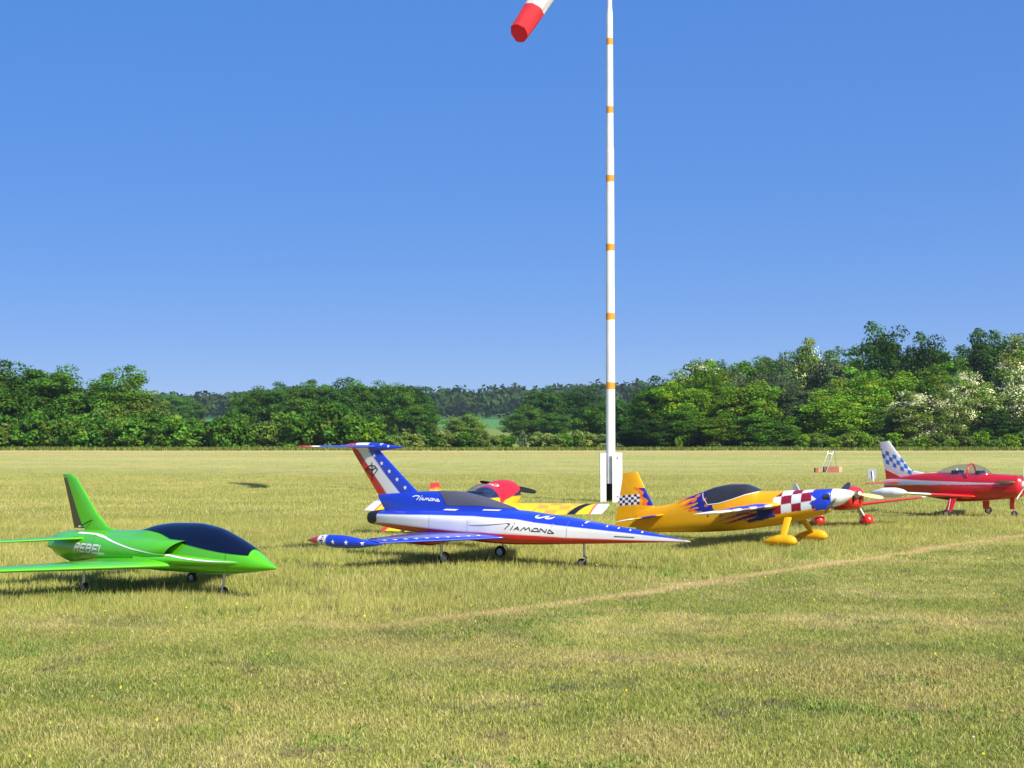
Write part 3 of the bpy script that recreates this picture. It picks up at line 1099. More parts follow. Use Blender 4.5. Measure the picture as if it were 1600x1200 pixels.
gf_ = loft('fuselage', GB, M['paint'], g, 160, 64, pg, (True, True), shear=tail_shear)
ze = lambda x: pch([-.03, .12, .27, .46, .67, .93, 1.12], [.404, .412, .402, .359, .326, .295, .282], x)
patch('canopy', GB, -.01, 1.07, ze, M['canopy_navy'], g, 80, 41, .003, 0, .012)
tube('exhaust', [(-.865, 0, .262), (-.935, 0, .262)], [.072, .07], M['black'], g, 20)
gt = [gf_]
for s in (1, -1):
    # intake duct on each side
    st = [(.50, .128, .300, .078, .062), (.35, .132, .292, .092, .075), (.1, .128, .280, .098, .088), (-.25, .112, .272, .088, .092), (-.6, .082, .264, .066, .086), (-.82, .05, .256, .05, .07)]
    xs = np.linspace(.50, -.82, 60)
    A = np.array(sorted(st))
    prm = [pch(A[:, 0], A[:, k], xs) for k in range(1, 5)]
    q = np.linspace(0, 2 * np.pi, 40, endpoint=False)
    P = np.zeros((60, 40, 3))
    P[:, :, 0] = xs[:, None]
    P[:, :, 1] = s * (prm[0][:, None] + prm[2][:, None] * np.cos(q))
    P[:, :, 2] = prm[1][:, None] + prm[3][:, None] * np.sin(q)
    f = np.clip((xs - .1) / .4, 0, 1)[:, None]
    P[:, :, 0] += f * (1.15 * (P[:, :, 2] - .30) - .45 * (np.abs(P[:, :, 1]) - .13))
    if s > 0:
        P = P[:, ::-1]
    it = grid('intake_fairing', P, M['paint'], g, True, (False, True), pg)
    gt.append(it)
    inner = np.stack([P[0], P[0] * 1.0])
    c = P[0].mean(0)
    rows = []
    for k, (dx, sc) in enumerate(((0., .985), (-.015, .93), (-.12, .85), (-.25, .7))):
        r_ = c + (P[0] - c) * sc
        r_[:, 0] += dx
        rows.append(r_)
    grid('intake_lining', np.array(rows)[:, ::-1], M['black'], it, True, (False, True))
    # lower chine ahead of the intake
    xs = np.linspace(1.14, .15, 50)
    wv = pch([.15, .45, .75, 1.0, 1.14], [.11, .095, .075, .045, .002], xs)
    yv = pch([.15, .45, .75, 1.0, 1.14], [.115, .11, .085, .055, .03], xs)
    zv = pch([.15, .45, .75, 1.0, 1.14], [.235, .236, .236, .238, .242], xs)
    hv = pch([.15, .45, .75, 1.0, 1.14], [.05, .042, .034, .022, .002], xs)
    P = np.zeros((50, 32, 3))
    q = np.linspace(0, 2 * np.pi, 32, endpoint=False)
    P[:, :, 0] = xs[:, None]
    P[:, :, 1] = s * (yv[:, None] + wv[:, None] * np.cos(q))
    P[:, :, 2] = zv[:, None] + hv[:, None] * np.sin(q)
    if s > 0:
        P = P[:, ::-1]
    gt.append(grid('chine', P, M['paint'], g, True, (True, True), pg))
    # wing, tailplane
    foil('wing', [((.54, s * .10, .205), (-.32, s * .10, .220), .115), ((.47, s * .20, .202), (-.29, s * .20, .210), .070), ((.38, s * .32, .200), (-.28, s * .32, .204), .052), ((-.12, s * 1.08, .195), (-.40, s * 1.08, .197), .030)],
         (0, 0, 1), M['paint'], g, 16, pg, .03)
    foil('tailplane', [((-.46, s * .06, .337), (-.80, s * .06, .330), .030), ((-.70, s * .74, .330), (-.86, s * .74, .328), .016)], (0, 0, 1), M['paint'], g, 12, pg, .02)
    # main gear
    o = leg(g, (-.02, s * .48, .19), (-.02, s * .48, .085), .010, M['metal'], 'main_gear_leg')
    tube('oleo', [(-.02, s * .48, .10), (-.05, s * .48, .055)], [.007, .007], M['metal'], o, 8)
    wheel(g, (-.05, s * .455, .045), .042, .026)
fin_s = [((-.24, 0, .372), (-.735, 0, .36), .03), ((-.30, 0, .392), (-.735, 0, .392), .028), ((-.40, 0, .416), (-.742, 0, .416), .026), ((-.52, 0, .506), (-.772, 0, .506), .024),
         ((-.66, 0, .652), (-.826, 0, .652), .02), ((-.75, 0, .744), (-.862, 0, .744), .016)]
fin_s = [(a, (a2[0] - .042 - .0 * t, 0, a2[2]), t) for a, a2, t in fin_s]
foil('fin', fin_s, (0, 1, 0), M['paint'], g, 8, pg, 0, 30, (0., .74))
foil('fin_tip', [((-.75, 0, .744), (-.905, 0, .744), .016), ((-.80, 0, .768), (-.912, 0, .768), .012)], (0, 1, 0), M['paint'], g, 5, pg, .006)
C_RUD = np.array([.045, .030, .018])
rud = foil('rudder', fin_s[1:], (0, 1, 0), M['paint'], g, 6, lambda V: full(V, C_RUD), 0, 20, (.75, 1.))
rud['label'] = 'dark brown rudder'
tube('rudder_pushrod', [(-.55, -.022, .455), (-.66, -.03, .41)], .004, M['black'], g, 6)
tube('rudder_horn', [(-.68, -.008, .405), (-.685, -.032, .405)], .008, M['metal'], rud, 6)
leg(g, (.785, 0, .17), (.785, 0, .075), .009, M['metal'], 'nose_gear_leg')
tube('nose_gear_fork', [(.785, .0, .085), (.79, -.02, .06), (.785, -.02, .035)], .006, M['metal'], g, 6)
wheel(g, (.785, 0, .036), .034, .024)
# white line along the side and the lettering
line = [(-.62, .366), (-.50, .367), (-.40, .366), (-.23, .354), (-.08, .330), (.13, .298), (.33, .277), (.40, .271), (.50, .262), (.59, .254), (.70, .247), (.82, .243), (.95, .243), (1.04, .245)]
lx = np.linspace(-.62, 1.04, 120)
lz = np.interp(lx, [p[0] for p in line], [p[1] for p in line])
for ax in ('-y', '+y'):
    Q = []
    for i in range(119):
        t = i / 118
        w = .0075 * min(1, (1 - t) * 6) * (1.2 if t < .5 else 1.)
        Q.append([(lx[i], lz[i] - w / 2), (lx[i + 1], lz[i + 1] - w / 2), (lx[i + 1], lz[i + 1] + w / 2), (lx[i], lz[i] + w / 2)])
    decal('side_stripe', Q, gt, ax, M['decal_white'], g)
GL = {'R': ([[(0, 0), (0, 1), (.75, 1), (.8, .6), (.1, .48)], [(.35, .48), (.85, 0)]], 1.0),
      'E': ([[(.9, 1), (0, 1), (0, 0), (.9, 0)], [(0, .5), (.75, .5)]], 1.05),
      'B': ([[(0, 0), (0, 1), (.75, 1), (.78, .58), (.1, .5)], [(.7, .5), (.85, .1), (.75, 0), (0, 0)]], 1.05),
      'L': ([[(0, 1), (0, 0), (.9, 0)]], 1.)}
LT = letters('REBEL', GL, -.56, .250, .050, .064, .014, .35)
LT.append([(-.255, .246), (-.20, .247), (-.17, .249)])
decal('lettering', stroke_polys(LT, .0125), gt, '-y', M['decal_white'], g)
LT2 = letters('REBEL', GL, 0, .252, .046, .058, .012, .35)
decal('lettering', stroke_polys([[(-.19 - px, pz) for px, pz in pl] for pl in LT2], .0125), gt, '+y', M['decal_white'], g)

M['seam_green'] = mat('seam_dark_green', (.02, .16, .01), .5)
for ax in ('-y', '+y'):
    decal('hatch_seam', stroke_polys([[(-.33, .30), (-.335, .33), (-.33, .36), (-.315, .385)], [(.30, .175), (.30, .235)], [(.92, .175), (.92, .29)]], .003), gt, ax, M['seam_green'], g, .001)

# ================================================================== star-spangled jet
d = empty('model_jet', (-.307, 12.252, 0), -34)
tag(d, 'long pointed blue white and red model jet with stars and T-tail', 'model jet')
DB = Body([(-1.03, .338, .082, .395, .283), (-.95, .342, .115, .408, .272), (-.75, .345, .17, .425, .250), (-.4, .34, .225, .437, .222), (0, .33, .25, .443, .190), (.25, .32, .25, .445, .174),
           (.45, .312, .235, .440, .170), (.7, .302, .19, .418, .176), (.91, .295, .155, .400, .187), (1.28, .283, .095, .351, .205), (1.53, .272, .062, .322, .219),
           (1.76, .262, .034, .286, .232), (1.99, .247, .003, .250, .244)], 2.5, 4.2)
bwx = ([-1.1, -.84, -.3, .14, .54, .72, 1.1, 1.46, 1.81, 1.99], [.374, .378, .390, .393, .378, .354, .324, .297, .268, .249])
wrx = ([-1.1, -.75, -.42, 0, .3, .54, .97, 1.46, 1.93, 2.0], [.305, .302, .286, .269, .265, .262, .246, .243, .246, .247])


def dpaint(V):
    x, y, z = V.T
    c = full(V, C_WHITE)
    c = mixc(c, C_BLUE, sm(z - np.interp(x, *bwx), .004))
    c = mixc(c, C_RED, sm(np.interp(x, *wrx) - z, .004))
    c = mixc(c, C_WHITE, sm(x - 1.955, .006))
    # pale recess tint of the flush intake
    return c


df = loft('fuselage', DB, M['paint'], d, 300, 128, dpaint, (True, True))
ex = Body([(-1.10, .338, .070, .392, .286), (-1.04, .338, .092, .402, .277), (-.965, .340, .116, .412, .270)], 2.4, 2.4)
eo = loft('exhaust', ex, M['black'], d, 12, 48)
tube('tailpipe', [(-1.06, 0, .338), (-1.112, 0, .338)], [.046, .046], M['metal'], eo, 20)
SB = Body([(-1.03, .40, .030, .5365, .36), (-.85, .40, .055, .556, .36), (-.6, .40, .075, .572, .36), (-.39, .40, .088, .582, .36), (-.18, .40, .097, .581, .36), (.03, .40, .10, .553, .37),
           (.24, .40, .092, .502, .38), (.36, .39, .07, .468, .38), (.47, .385, .02, .434, .375)], 2.3, 2.)


def spine_shear(P):
    P = P.copy()
    f = np.clip((-.75 - P[..., 0]) / .28, 0, 1)
    P[..., 0] += f * (.5365 - P[..., 2]) * .75
    return P


ds = loft('spine', SB, M['paint'], d, 120, 56, lambda V: full(V, C_BLUE), (True, True), shear=spine_shear)
zc_ = lambda x: np.interp(x, [-.5, -.2, .1, .40], [.466, .466, .470, .452])
patch('canopy', SB, -.385, .40, zc_, M['canopy_grey'], d, 60, 41, .003, .16, 0)
# fin
fh = lambda z: (np.interp(z, [.52, .572, .70, .914, .95], [-.53, -.60, -.757, -1.01, -1.055]), np.interp(z, [.52, .536, .924, .95], [-1.02, -1.03, -1.33, -1.345]))


def finpaint(V):
    x, y, z = V.T
    le, te = fh(z)
    f = (le - x) / (le - te)
    a = np.interp(z, [.536, .9], [.45, .40])
    b = np.interp(z, [.536, .9], [.78, .76])
    c = full(V, C_BLUE)
    c = mixc(c, C_WHITE, sm(f - a, .01))
    c = mixc(c, C_RED, sm(f - b, .01))
    c = mixc(c, C_BLUE, sm(.540 - z, .004))
    return c


secs = []
for z in np.linspace(.50, .93, 14):
    le, te = fh(z)
    secs.append(((float(le), 0, z), (float(te), 0, z), .034 - .01 * (z - .5) / .43))
dfin = foil('fin', secs, (0, 1, 0), M['paint'], d, 8, finpaint, 0, 72)
# bullet and tailplane on top of the fin
BU = Body([(-1.43, .962, .004, .966, .958), (-1.36, .960, .028, .980, .940), (-1.2, .956, .042, .990, .920), (-1.05, .954, .044, .988, .915), (-.92, .952, .032, .974, .925), (-.82, .949, .016, .96, .938), (-.75, .947, .002, .949, .945)], 2., 2.)


def bulpaint(V):
    x = V[:, 0]
    c = full(V, C_BLUE)
    c = mixc(c, C_WHITE, sm(-1.115 - x, .004))
    return mixc(c, C_RED, sm(-1.26 - x, .004))


dbu = loft('tail_bullet', BU, M['paint'], d, 70, 36, bulpaint)


def stabpaint(V):
    x, y, z = V.T
    a = np.abs(y)
    c = full(V, C_BLUE)
    c = mixc(c, C_WHITE, sm(a - .47, .004))
    return mixc(c, C_RED, sm(a - .535, .004))


dst = []
for s in (1, -1):
    dst.append(foil('tailplane', [((-1.02, s * .02, .957), (-1.30, s * .02, .957), .026), ((-1.35, s * .575, .957), (-1.46, s * .575, .957), .013)], (0, 0, 1), M['paint'], d, 30, stabpaint, .02))


def wingpaint(V):
    return full(V, C_BLUE)


dw = []
for s in (1, -1):
    w = foil('wing', [((.55, s * .12, .232), (-.34, s * .12, .255), .060), ((.43, s * .245, .230), (-.36, s * .245, .250), .046), ((-.14, s * 1.08, .216), (-.40, s * 1.08, .226), .022)], (0, 0, 1), M['paint'], d, 16, wingpaint, 0)
    dw.append(w)
    PB = Body([(-.85, .212, .003, .215, .209), (-.75, .217, .036, .247, .190), (-.66, .218, .052, .264, .176), (-.5, .216, .056, .266, .164), (-.35, .213, .046, .252, .168), (-.2, .21, .028, .226, .186), (-.07, .208, .003, .211, .205)], 2., 2.,
              ([-.85, -.07], [s * 1.12, s * 1.12]))

    def podpaint(V):
        x = V[:, 0]
        c = full(V, C_BLUE)
        c = mixc(c, C_WHITE, sm(-.615 - x, .004))
        return mixc(c, C_RED, sm(-.70 - x, .004))
    po = loft('tip_pod', PB, M['paint'], d, 80, 40, podpaint)
    if s < 0:
        for cx in (-.53, -.40, -.25):
            decal('star', star_polys((cx, .214 - .001), .021), [po], '-y', M['decal_white'], po)
        decal('emblem', stroke_polys([[(-.655, .255), (-.655, .185)], [(-.672, .222), (-.638, .222)], [(-.66, .185), (-.645, .178)], [(-.645, .25), (-.635, .235)]], .008), [po], '-y', M['decal_black'], po)
    # stars along the wing leading edge, seen from above
    for k in range(10):
        f = (k + .6) / 10.4
        yy_ = .30 + f * .76
        le_ = np.interp(yy_, [.245, 1.08], [.43, -.14])
        decal('star', star_polys((le_ - .085 + .02 * f, s * yy_), .026, .3), [w], '+z', M['decal_white'], w)
    for k in range(5):
        yy_ = .10 + k * .085
        le_ = np.interp(yy_, [.02, .60], [-1.02, -1.36])
        decal('star', star_polys((le_ - .05, s * yy_), .017, .3), [dst[-1 if s < 0 else 0]], '+z', M['decal_white'], dst[-1 if s < 0 else 0])
    # gear fairing and leg
    gp = Body([(-.42, .222, .02, .226, .212), (-.3, .215, .06, .235, .183), (-.05, .212, .075, .235, .170), (.05, .215, .06, .235, .185), (.14, .222, .01, .23, .215)], 2, 2, ([-.42, .14], [s * .56, s * .56]))
    loft('gear_fairing', gp, M['paint'], d, 30, 24, lambda V: full(V, C_RED * .8))
    o = leg(d, (-.02, s * .44, .22), (-.02, s * .44, .075), .013, M['metal'], 'main_gear_leg')
    tube('torque_link', [(-.0, s * .44, .11), (.035, s * .44, .085), (0, s * .44, .06)], .005, M['metal'], o, 6)
    wheel(d, (-.02, s * .40, .058), .055, .03)
for cx, cz in ((-.80, .640), (-.735, .0), ):
    pass
for k in range(5):
    z = .604 + k * .0685
    le, te = fh(z)
    for ax in ('-y', '+y'):
        decal('star', star_polys((float(le) - .085 - .004 * k, z + .0), .021), [dfin], ax, M['decal_white'], dfin)
for sx, sz in ((-.90, .957), (-.98, .975), (-1.06, .957)):
    decal('star', star_polys((sx, sz), .013), [dbu], '-y', M['decal_white'], dbu)
# emblem on the fin: a faceted gem outline with wings and a mast
em = [[(-1.10, .755), (-1.045, .79), (-.985, .785), (-.955, .755), (-1.01, .70), (-1.10, .755)], [(-1.02, .815), (-1.02, .66)], [(-1.09, .762), (-1.02, .752), (-.98, .768)], [(-1.06, .76), (-1.01, .745)]]
dx_ = -.105
decal('emblem', stroke_polys([[(a + dx_ + .03, b) for a, b in pl] for pl in em], .009), [dfin], '-y', M['decal_black'], dfin)
# lettering DIAMOND in sharp slanted strokes
DI = [[(-1.15, .80), (-.75, .97), (-.25, .98), (.02, .86)], [(.02, .86), (-.38, .22)], [(.30, .70), (.10, .18)], [(.36, .95), (.40, 1.0)],
      [(.36, .22), (.66, .62), (.74, .18)], [(.45, .34), (.70, .34)],
      [(.88, .16), (1.18, .60), (1.26, .28), (1.54, .62), (1.62, .20)],
      [(1.72, .18), (1.98, .58), (2.22, .56), (2.30, .18), (1.72, .16)], [(2.38, .16), (2.46, .58), (2.82, .10), (2.92, .52)],
      [(3.02, .10), (3.14, .50), (3.48, .08), (3.00, .05)]]


def dia(x0, z0, sx, sz, flip=1):
    return [[(x0 + flip * a * sx, z0 + b * sz + flip * 0) for a, b in pl] for pl in DI]


def skew(lines, k, x0):
    return [[(a, b + k * (a - x0)) for a, b in pl] for pl in lines]


decal('lettering', stroke_polys(skew(dia(.50, .286, .108, .062), -.035, .5), .0065), [df], '-y', M['decal_black'], d)
decal('lettering', stroke_polys(skew(dia(.74, .286, .108, .062, -1), -.035, .5), .0065), [df], '+y', M['decal_black'], d)
decal('spine_lettering', stroke_polys(dia(-.535, .496, .066, .043), .0075), [ds], '-y', M['decal_white'], d)
decal('name_print', stroke_polys([[(-.225 + k * .022, .4335), (-.208 + k * .022, .4335)] for k in range(6)], .010), [ds, df], '-y', M['decal_white'], d)
decal('name_print', stroke_polys([[(.16 + k * .02, .4405), (.175 + k * .02, .4405)] for k in range(8)], .008), [ds, df], '-y', M['decal_white'], d)
decal('nose_emblem', stroke_polys([arc(.72, .405, .035, .012), arc(.80, .398, .03, .009)], .010), [df], '-y', M['decal_white'], d)
decal('nose_swoosh', stroke_polys([[(1.105, .348), (1.112, .368)], [(1.112, .366), (1.17, .366), (1.30, .343)]], .011), [df], '-y', M['decal_white'], d)
decal('stencil', stroke_polys([[(1.38 + k * .014, .268 - k * .0002), (1.389 + k * .014, .268 - k * .0002)] for k in range(12)], .006), [df], '-y', M['black'], d)
for k in range(6):
    sx_ = 1.30 + k * .1
    decal('star', star_polys((sx_, float(np.interp(sx_, bwx[0], bwx[1])) + .035 - k * .004), .012), [df], '-y', M['decal_white'], d)
M['seam_grey'] = mat('seam_grey', (.18, .18, .2), .5)
for ax in ('-y', '+y'):
    decal('hatch_seam', stroke_polys([[(.98, .25), (.985, .33), (.98, .385)], [(-.30, .29), (-.30, .38)], [(.10, .275), (.10, .37)]], .0025), [df], ax, M['seam_grey'], d, .001)
    decal('rudder_gap', stroke_polys([[(float(fh(z)[1]) + .075 * 1.0, z) for z in np.linspace(.555, .90, 12)]], .003), [dfin], ax, M['seam_grey'], dfin, .001)
# flush side intake: a sunk ramp panel with a lip
for s in (1, -1):
    V, F = [], []
    xs = np.linspace(.12, .58, 24)
    for i, x in enumerate(xs):
        f = i / 23
        zt = np.interp(x, *bwx) - .006
        zb = zt - .062 * (1 - f) ** .7 - .004
        for z in (zt, (zt + zb) / 2, zb):
            h = BV[df.name].ray_cast(Vector((x, s * 3, z)), Vector((0, -s, 0)))
            V.append(tuple(h[0] + Vector((0, s * (.0022 + .004 * math.sin(math.pi * f)), 0))))
    for i in range(23):
        for j in range(2):
            a = i * 3 + j
            q = (a, a + 1, a + 4, a + 3)
            F.append(q if s > 0 else q[::-1])
    mesh_py('intake_ramp', V, F, M['white'], d, True)
leg(d, (1.055, 0, .20), (1.06, 0, .10), .010, M['metal'], 'nose_gear_leg')
tube('nose_gear_fork', [(1.06, -.012, .10), (1.088, -.02, .085), (1.085, -.02, .07), (1.05, -.022, .045)], .009, M['metal'], d, 8)
wheel(d, (1.035, 0, .040), .038, .03)
tube('pitot', [(.86, -.155, .335), (.875, -.17, .35)], .003, M['metal'], d, 6)

# ================================================================== yellow aerobatic plane with flames
y = empty('model_airplane', (2.743, 14.203, 0), -30)
tag(y, 'yellow aerobatic model airplane with blue flames and checkered cowling', 'model airplane')
YB = Body([(-1.70, .20, .022, .318, .085), (-1.5, .205, .045, .335, .080), (-1.34, .21, .068, .362, .082), (-1.16, .225, .092, .428, .088), (-.98, .24, .115, .489, .096), (-.8, .26, .132, .549, .108), (-.65, .275, .142, .574, .120),
           (-.52, .29, .15, .576, .136), (-.42, .305, .154, .548, .150), (-.34, .32, .157, .514, .163), (-.16, .36, .162, .521, .191), (.03, .40, .16, .530, .238), (.22, .435, .15, .540, .285), (.33, .452, .125, .545, .330), (.362, .46, .10, .540, .372)], 2.6, 2.6)
C_MAR = np.array([.26, .008, .035])
C_PALE = np.array([.68, .76, .80])
C_NAVY = np.array([.012, .022, .25])
C_OR = np.array([.75, .17, .015])


def ypaint(V):
    x, yq, z = V.T
    c = full(V, C_YEL)
    # flames on the rear deck: tongues licking aft from a navy field
    ph = (z - x * .30) * 24 + .3 * np.sin(z * 40)
    tri = np.abs((ph % 1) * 2 - 1)
    reach = -.95 - (.03 + .17 * tri ** 1.4) * np.clip((z - .27) / .08, 0, 1) - .10 * np.clip((z - .40) / .1, 0, 1)
    lim = (z > .30) & (x < -.865 + (.44 - z) * .55)
    fl = np.clip((x - reach) / .008 + .5, 0, 1) * lim
    fo = np.clip((x - reach + .10 * (tri > .15)) / .008 + .5, 0, 1) * lim
    c = mixc(c, C_OR, fo[:, None])
    c = mixc(c, C_NAVY, fl[:, None])
    blob = np.zeros(len(V))
    for bx, bz in ((-.90, .43), (-.88, .375), (-1.0, .455), (-1.03, .41)):
        blob = np.maximum(blob, np.clip((1 - ((x - bx) / .032) ** 2 - ((z - bz - (x - bx) * .5) / .016) ** 2) * 4, 0, 1))
    c = mixc(c, C_OR, blob[:, None])
    # lower flames under the wing
    ph = (z - x * .32) * 22
    tri = np.abs((ph % 1) * 2 - 1)
    reach = -.34 - .40 * tri ** 1.5
    zl = .305 + (x + .2) * .17
    lim = (x < -.17) & (z > zl - .035 + .12 * (x + .17) * (x > -.45)) & (z < zl + .06)
    fo = np.clip((x - reach + .11) / .01 + .5, 0, 1) * lim * (tri > .12)
    fl = np.clip((x - reach) / .01 + .5, 0, 1) * lim
    c = mixc(c, C_OR, fo[:, None])
    c = mixc(c, C_NAVY, fl[:, None])
    # checkered engine cowling and blue front
    zb = .300 + (x + .15) * .16
    u = (x + .20) / .098
    v = (z - zb) / .082
    chk = ((np.floor(u) + np.floor(v)) % 2 == 0)
    chkc = np.where(chk[:, None], C_MAR, C_PALE)
    on = np.clip((x - (-.185 + .10 * np.clip((z - .45) / .08, 0, 1))) / .006 + .5, 0, 1) * np.clip((z - zb) / .005 + .5, 0, 1)
    c = mixc(c, chkc, on[:, None])
    fx = .17 + .07 * np.abs(((z * 11) % 1) * 2 - 1)
    on = np.clip((x - fx) / .006 + .5, 0, 1) * np.clip((z - zb + .02) / .005 + .5, 0, 1)
    c = mixc(c, C_BLUE, on[:, None])
    return c


yf = loft('fuselage', YB, M['film'], y, 300, 140, ypaint)
zy = lambda x: np.interp(x, [-1.0, -.86, -.75, -.6, -.48, -.36, -.3], [.375, .380, .395, .440, .482, .512, .515])
patch('canopy', YB, -.95, -.355, zy, M['canopy_dark'], y, 60, 41, .003, .075, 0)
fr_l = []
xs_ = np.linspace(-.875, -.36, 60)
for ax in ('-y', '+y'):
    pts = [(float(a), float(zy(a)) - .004) for a in xs_]
    decal('canopy_trim', stroke_polys([pts, [(-.875, .378), (-.93, .44), (-.952, .498)]], .008), [yf], ax, M['decal_white'], y)
# spinner and two carbon blades
SPX = Body([(.362, .462, .086, .548, .376), (.42, .470, .078, .549, .392), (.48, .484, .060, .544, .424), (.53, .498, .036, .534, .462), (.562, .508, .008, .516, .500)], 2., 2.)
ysp = loft('spinner', SPX, mat('spinner_white', (.8, .8, .8), .2, coat=.4), y, 40, 32)
thrust = (.97, 0, .22)
bo_ = Vector((.0, .95, .31))
for s in (1, -1):
    prop_blade('propeller_blade', (.40, 0, .466), thrust, bo_ * s, .40, .058, M['carbon'], y)
# cowling inlet and exhaust stubs
for s in (1, -1):
    tube('cowl_inlet', [(.30, s * .108, .47), (.352, s * .098, .475)], [.034, .03], M['black'], y, 14)
tube('exhaust_stub', [(.16, -.05, .285), (.13, -.06, .255)], [.012, .012], M['metal'], y, 8)
tube('exhaust_stub', [(.16, .05, .285), (.13, .06, .255)], [.012, .012], M['metal'], y, 8)


def ywpaint(V):
    x, yq, z = V.T
    a = np.abs(yq)
    le = np.interp(a, [.1, 1.4], [-.10, -.24])
    f = le - x
    c = full(V, C_YEL)
    band = (a > .35) & (a < 1.12)
    c = mixc(c, C_BLUE, (np.clip((f - .008) / .004, 0, 1) * np.clip((.17 - f) / .01, 0, 1) * band)[:, None])
    wst = ((a * 3.2) % 1 < .45)
    c = mixc(c, C_WHITE, (np.clip((.03 - f) / .005, 0, 1) * ((a > 1.12) | wst))[:, None])
    c = mixc(c, C_OR, (np.clip((a - 1.12) / .01, 0, 1) * np.clip((1.2 - a) / .01, 0, 1) * (f > .02))[:, None])
    c = mixc(c, C_WHITE, (np.clip((a - 1.30) / .01, 0, 1))[:, None] * .9)
    return c


for s in (1, -1):
    foil('wing', [((-.10, s * .08, .392), (-.70, s * .08, .330), .075), ((-.12, s * .16, .392), (-.69, s * .16, .331), .066), ((-.24, s * 1.38, .366), (-.50, s * 1.38, .343), .030)], (-.1, 0, 1), M['film'], y, 30, ywpaint, .02, 30)
    tube('aileron_horn', [(-.60, s * .75, .325), (-.615, s * .75, .285)], .006, M['black'], y, 6)

    def yspaint(V):
        x, yq, z = V.T
        a = np.abs(yq)
        c = full(V, C_YEL)
        c = mixc(c, C_NAVY, (np.clip((a - .16) / .01, 0, 1) * np.clip((.40 - a) / .01, 0, 1))[:, None])
        return mixc(c, C_WHITE, (np.clip((a - .50) / .01, 0, 1))[:, None])
    foil('tailplane', [((-1.36, s * .03, .262), (-1.70, s * .03, .205), .026), ((-1.50, s * .58, .232), (-1.68, s * .58, .198), .016)], (-.15, 0, 1), M['film'], y, 14, yspaint, .015)
    # cabane leg and wheel spat
    le_ = foil('gear_leg', [((.010, s * .18, .27), (-.065, s * .18, .27), .018), ((.035, s * .44, .085), (-.020, s * .44, .085), .012)], (0, .5 * s, 1), M['film'], y, 8, lambda V: full(V, C_YEL), 0)
    PT = Body([(-.19, .055, .003, .058, .052), (-.12, .062, .034, .092, .030), (-.02, .070, .052, .122, .022), (.07, .072, .054, .126, .022), (.125, .068, .042, .112, .034), (.155, .064, .008, .072, .056)], 2.1, 2.1, ([-.2, .155], [s * .45, s * .45]))
    sp_ = loft('wheel_spat', PT, M['film'], y, 40, 32, lambda V: full(V, C_YEL))
    wheel(y, (.02, s * .45, .042), .046, .034)


def yfinpaint(V):
    x, yq, z = V.T
    le = np.interp(z, [.1, .339, .513, .69], [-1.40, -1.50, -1.60, -1.69])
    c = full(V, C_YEL)
    f = le - x
    wav = .05 + .018 * np.sin(z * 75) + .02
    on = (z > .345) & (z < .525)
    c = mixc(c, C_OR, (np.clip((wav + .035 - f) / .006 + .5, 0, 1) * on)[:, None])
    c = mixc(c, C_NAVY, (np.clip((wav - .02 - f) / .006 + .5, 0, 1) * on)[:, None])
    zz = z - (x + 1.75) * .10
    u, v = (x + 1.96) / .034, (zz - .348) / .0265
    inb = (x < -1.655) & (v > 0) & (v < 4)
    chk = (np.floor(u) + np.floor(v)) % 2 == 0
    c = np.where(inb[:, None], np.where(chk[:, None], C_NAVY * .35, C_WHITE), c)
    return c


yfs = [((-1.40, 0, .115), (-1.948, 0, .125), .046), ((-1.50, 0, .339), (-1.915, 0, .33), .044), ((-1.60, 0, .513), (-1.878, 0, .505), .034), ((-1.69, 0, .688), (-1.85, 0, .668), .02)]
foil('fin', yfs, (0, 1, 0), M['film'], y, 30, yfinpaint, 0, 80, (0., .595))
foil('rudder', yfs, (0, 1, 0), M['film'], y, 30, yfinpaint, 0, 60, (.60, 1.))
tw = leg(y, (-1.66, 0, .09), (-1.78, 0, .035), .006, M['metal'], 'tail_gear_leg')
wheel(y, (-1.79, 0, .028), .026, .016)

# ================================================================== red and yellow plane seen from behind
b = empty('model_airplane', (-.20, 15.55, 0), 72)
tag(b, 'yellow model airplane with red nose and checkered wings facing away', 'model airplane')
BB = Body([(-1.72, .16, .02, .24, .09), (-1.4, .19, .06, .30, .10), (-1.0, .24, .11, .38, .12), (-.62, .28, .155, .455, .14), (-.38, .30, .175, .50, .15), (-.16, .33, .19, .535, .17), (.02, .36, .20, .555, .19), (.2, .40, .20, .577, .22), (.38, .43, .185, .580, .27), (.46, .445, .155, .565, .32)], 2.2, 2.3)
C_YB = np.array([.84, .56, .006])
C_ORB = np.array([.72, .36, .05])


def bpaint(V):
    x, yq, z = V.T
    c = full(V, C_YB)
    c = mixc(c, np.array([.01, .016, .06]), (np.clip((z - .41) / .01, 0, 1) * np.clip((x + .72) / .01, 0, 1))[:, None])
    lim = .35 + (x + .3) * .19
    return mixc(c, np.array([.60, .012, .025]), (np.clip((z - lim) / .004 + .5, 0, 1) * np.clip((x + .27 + .25 * np.clip(.45 - z, 0, .2)) / .01, 0, 1))[:, None])


bf = loft('fuselage', BB, M['film'], b, 200, 96, bpaint)
BC = Body([(-.76, .40, .02, .435, .38), (-.66, .40, .09, .485, .38), (-.5, .41, .125, .545, .38), (-.36, .42, .13, .560, .40), (-.25, .44, .12, .555, .42), (-.2, .46, .10, .545, .44)], 2.1, 2.)
patch('canopy', BC, -.755, -.205, lambda x: np.interp(x, [-.8, -.5, -.2], [.405, .425, .47]), M['glass'], b, 40, 33, 0.)
box('cockpit_tub', (-.42, 0, .455), (.36, .20, .07), M['canopy_navy'], b, .02)
decal('race_number', stroke_polys([arc(-.09, -.055, .05, .030), arc(-.085, .03, .045, .030), [(-.08, .085), (-.08, .11)]], .014), [bf], '+z', M['decal_white'], b)


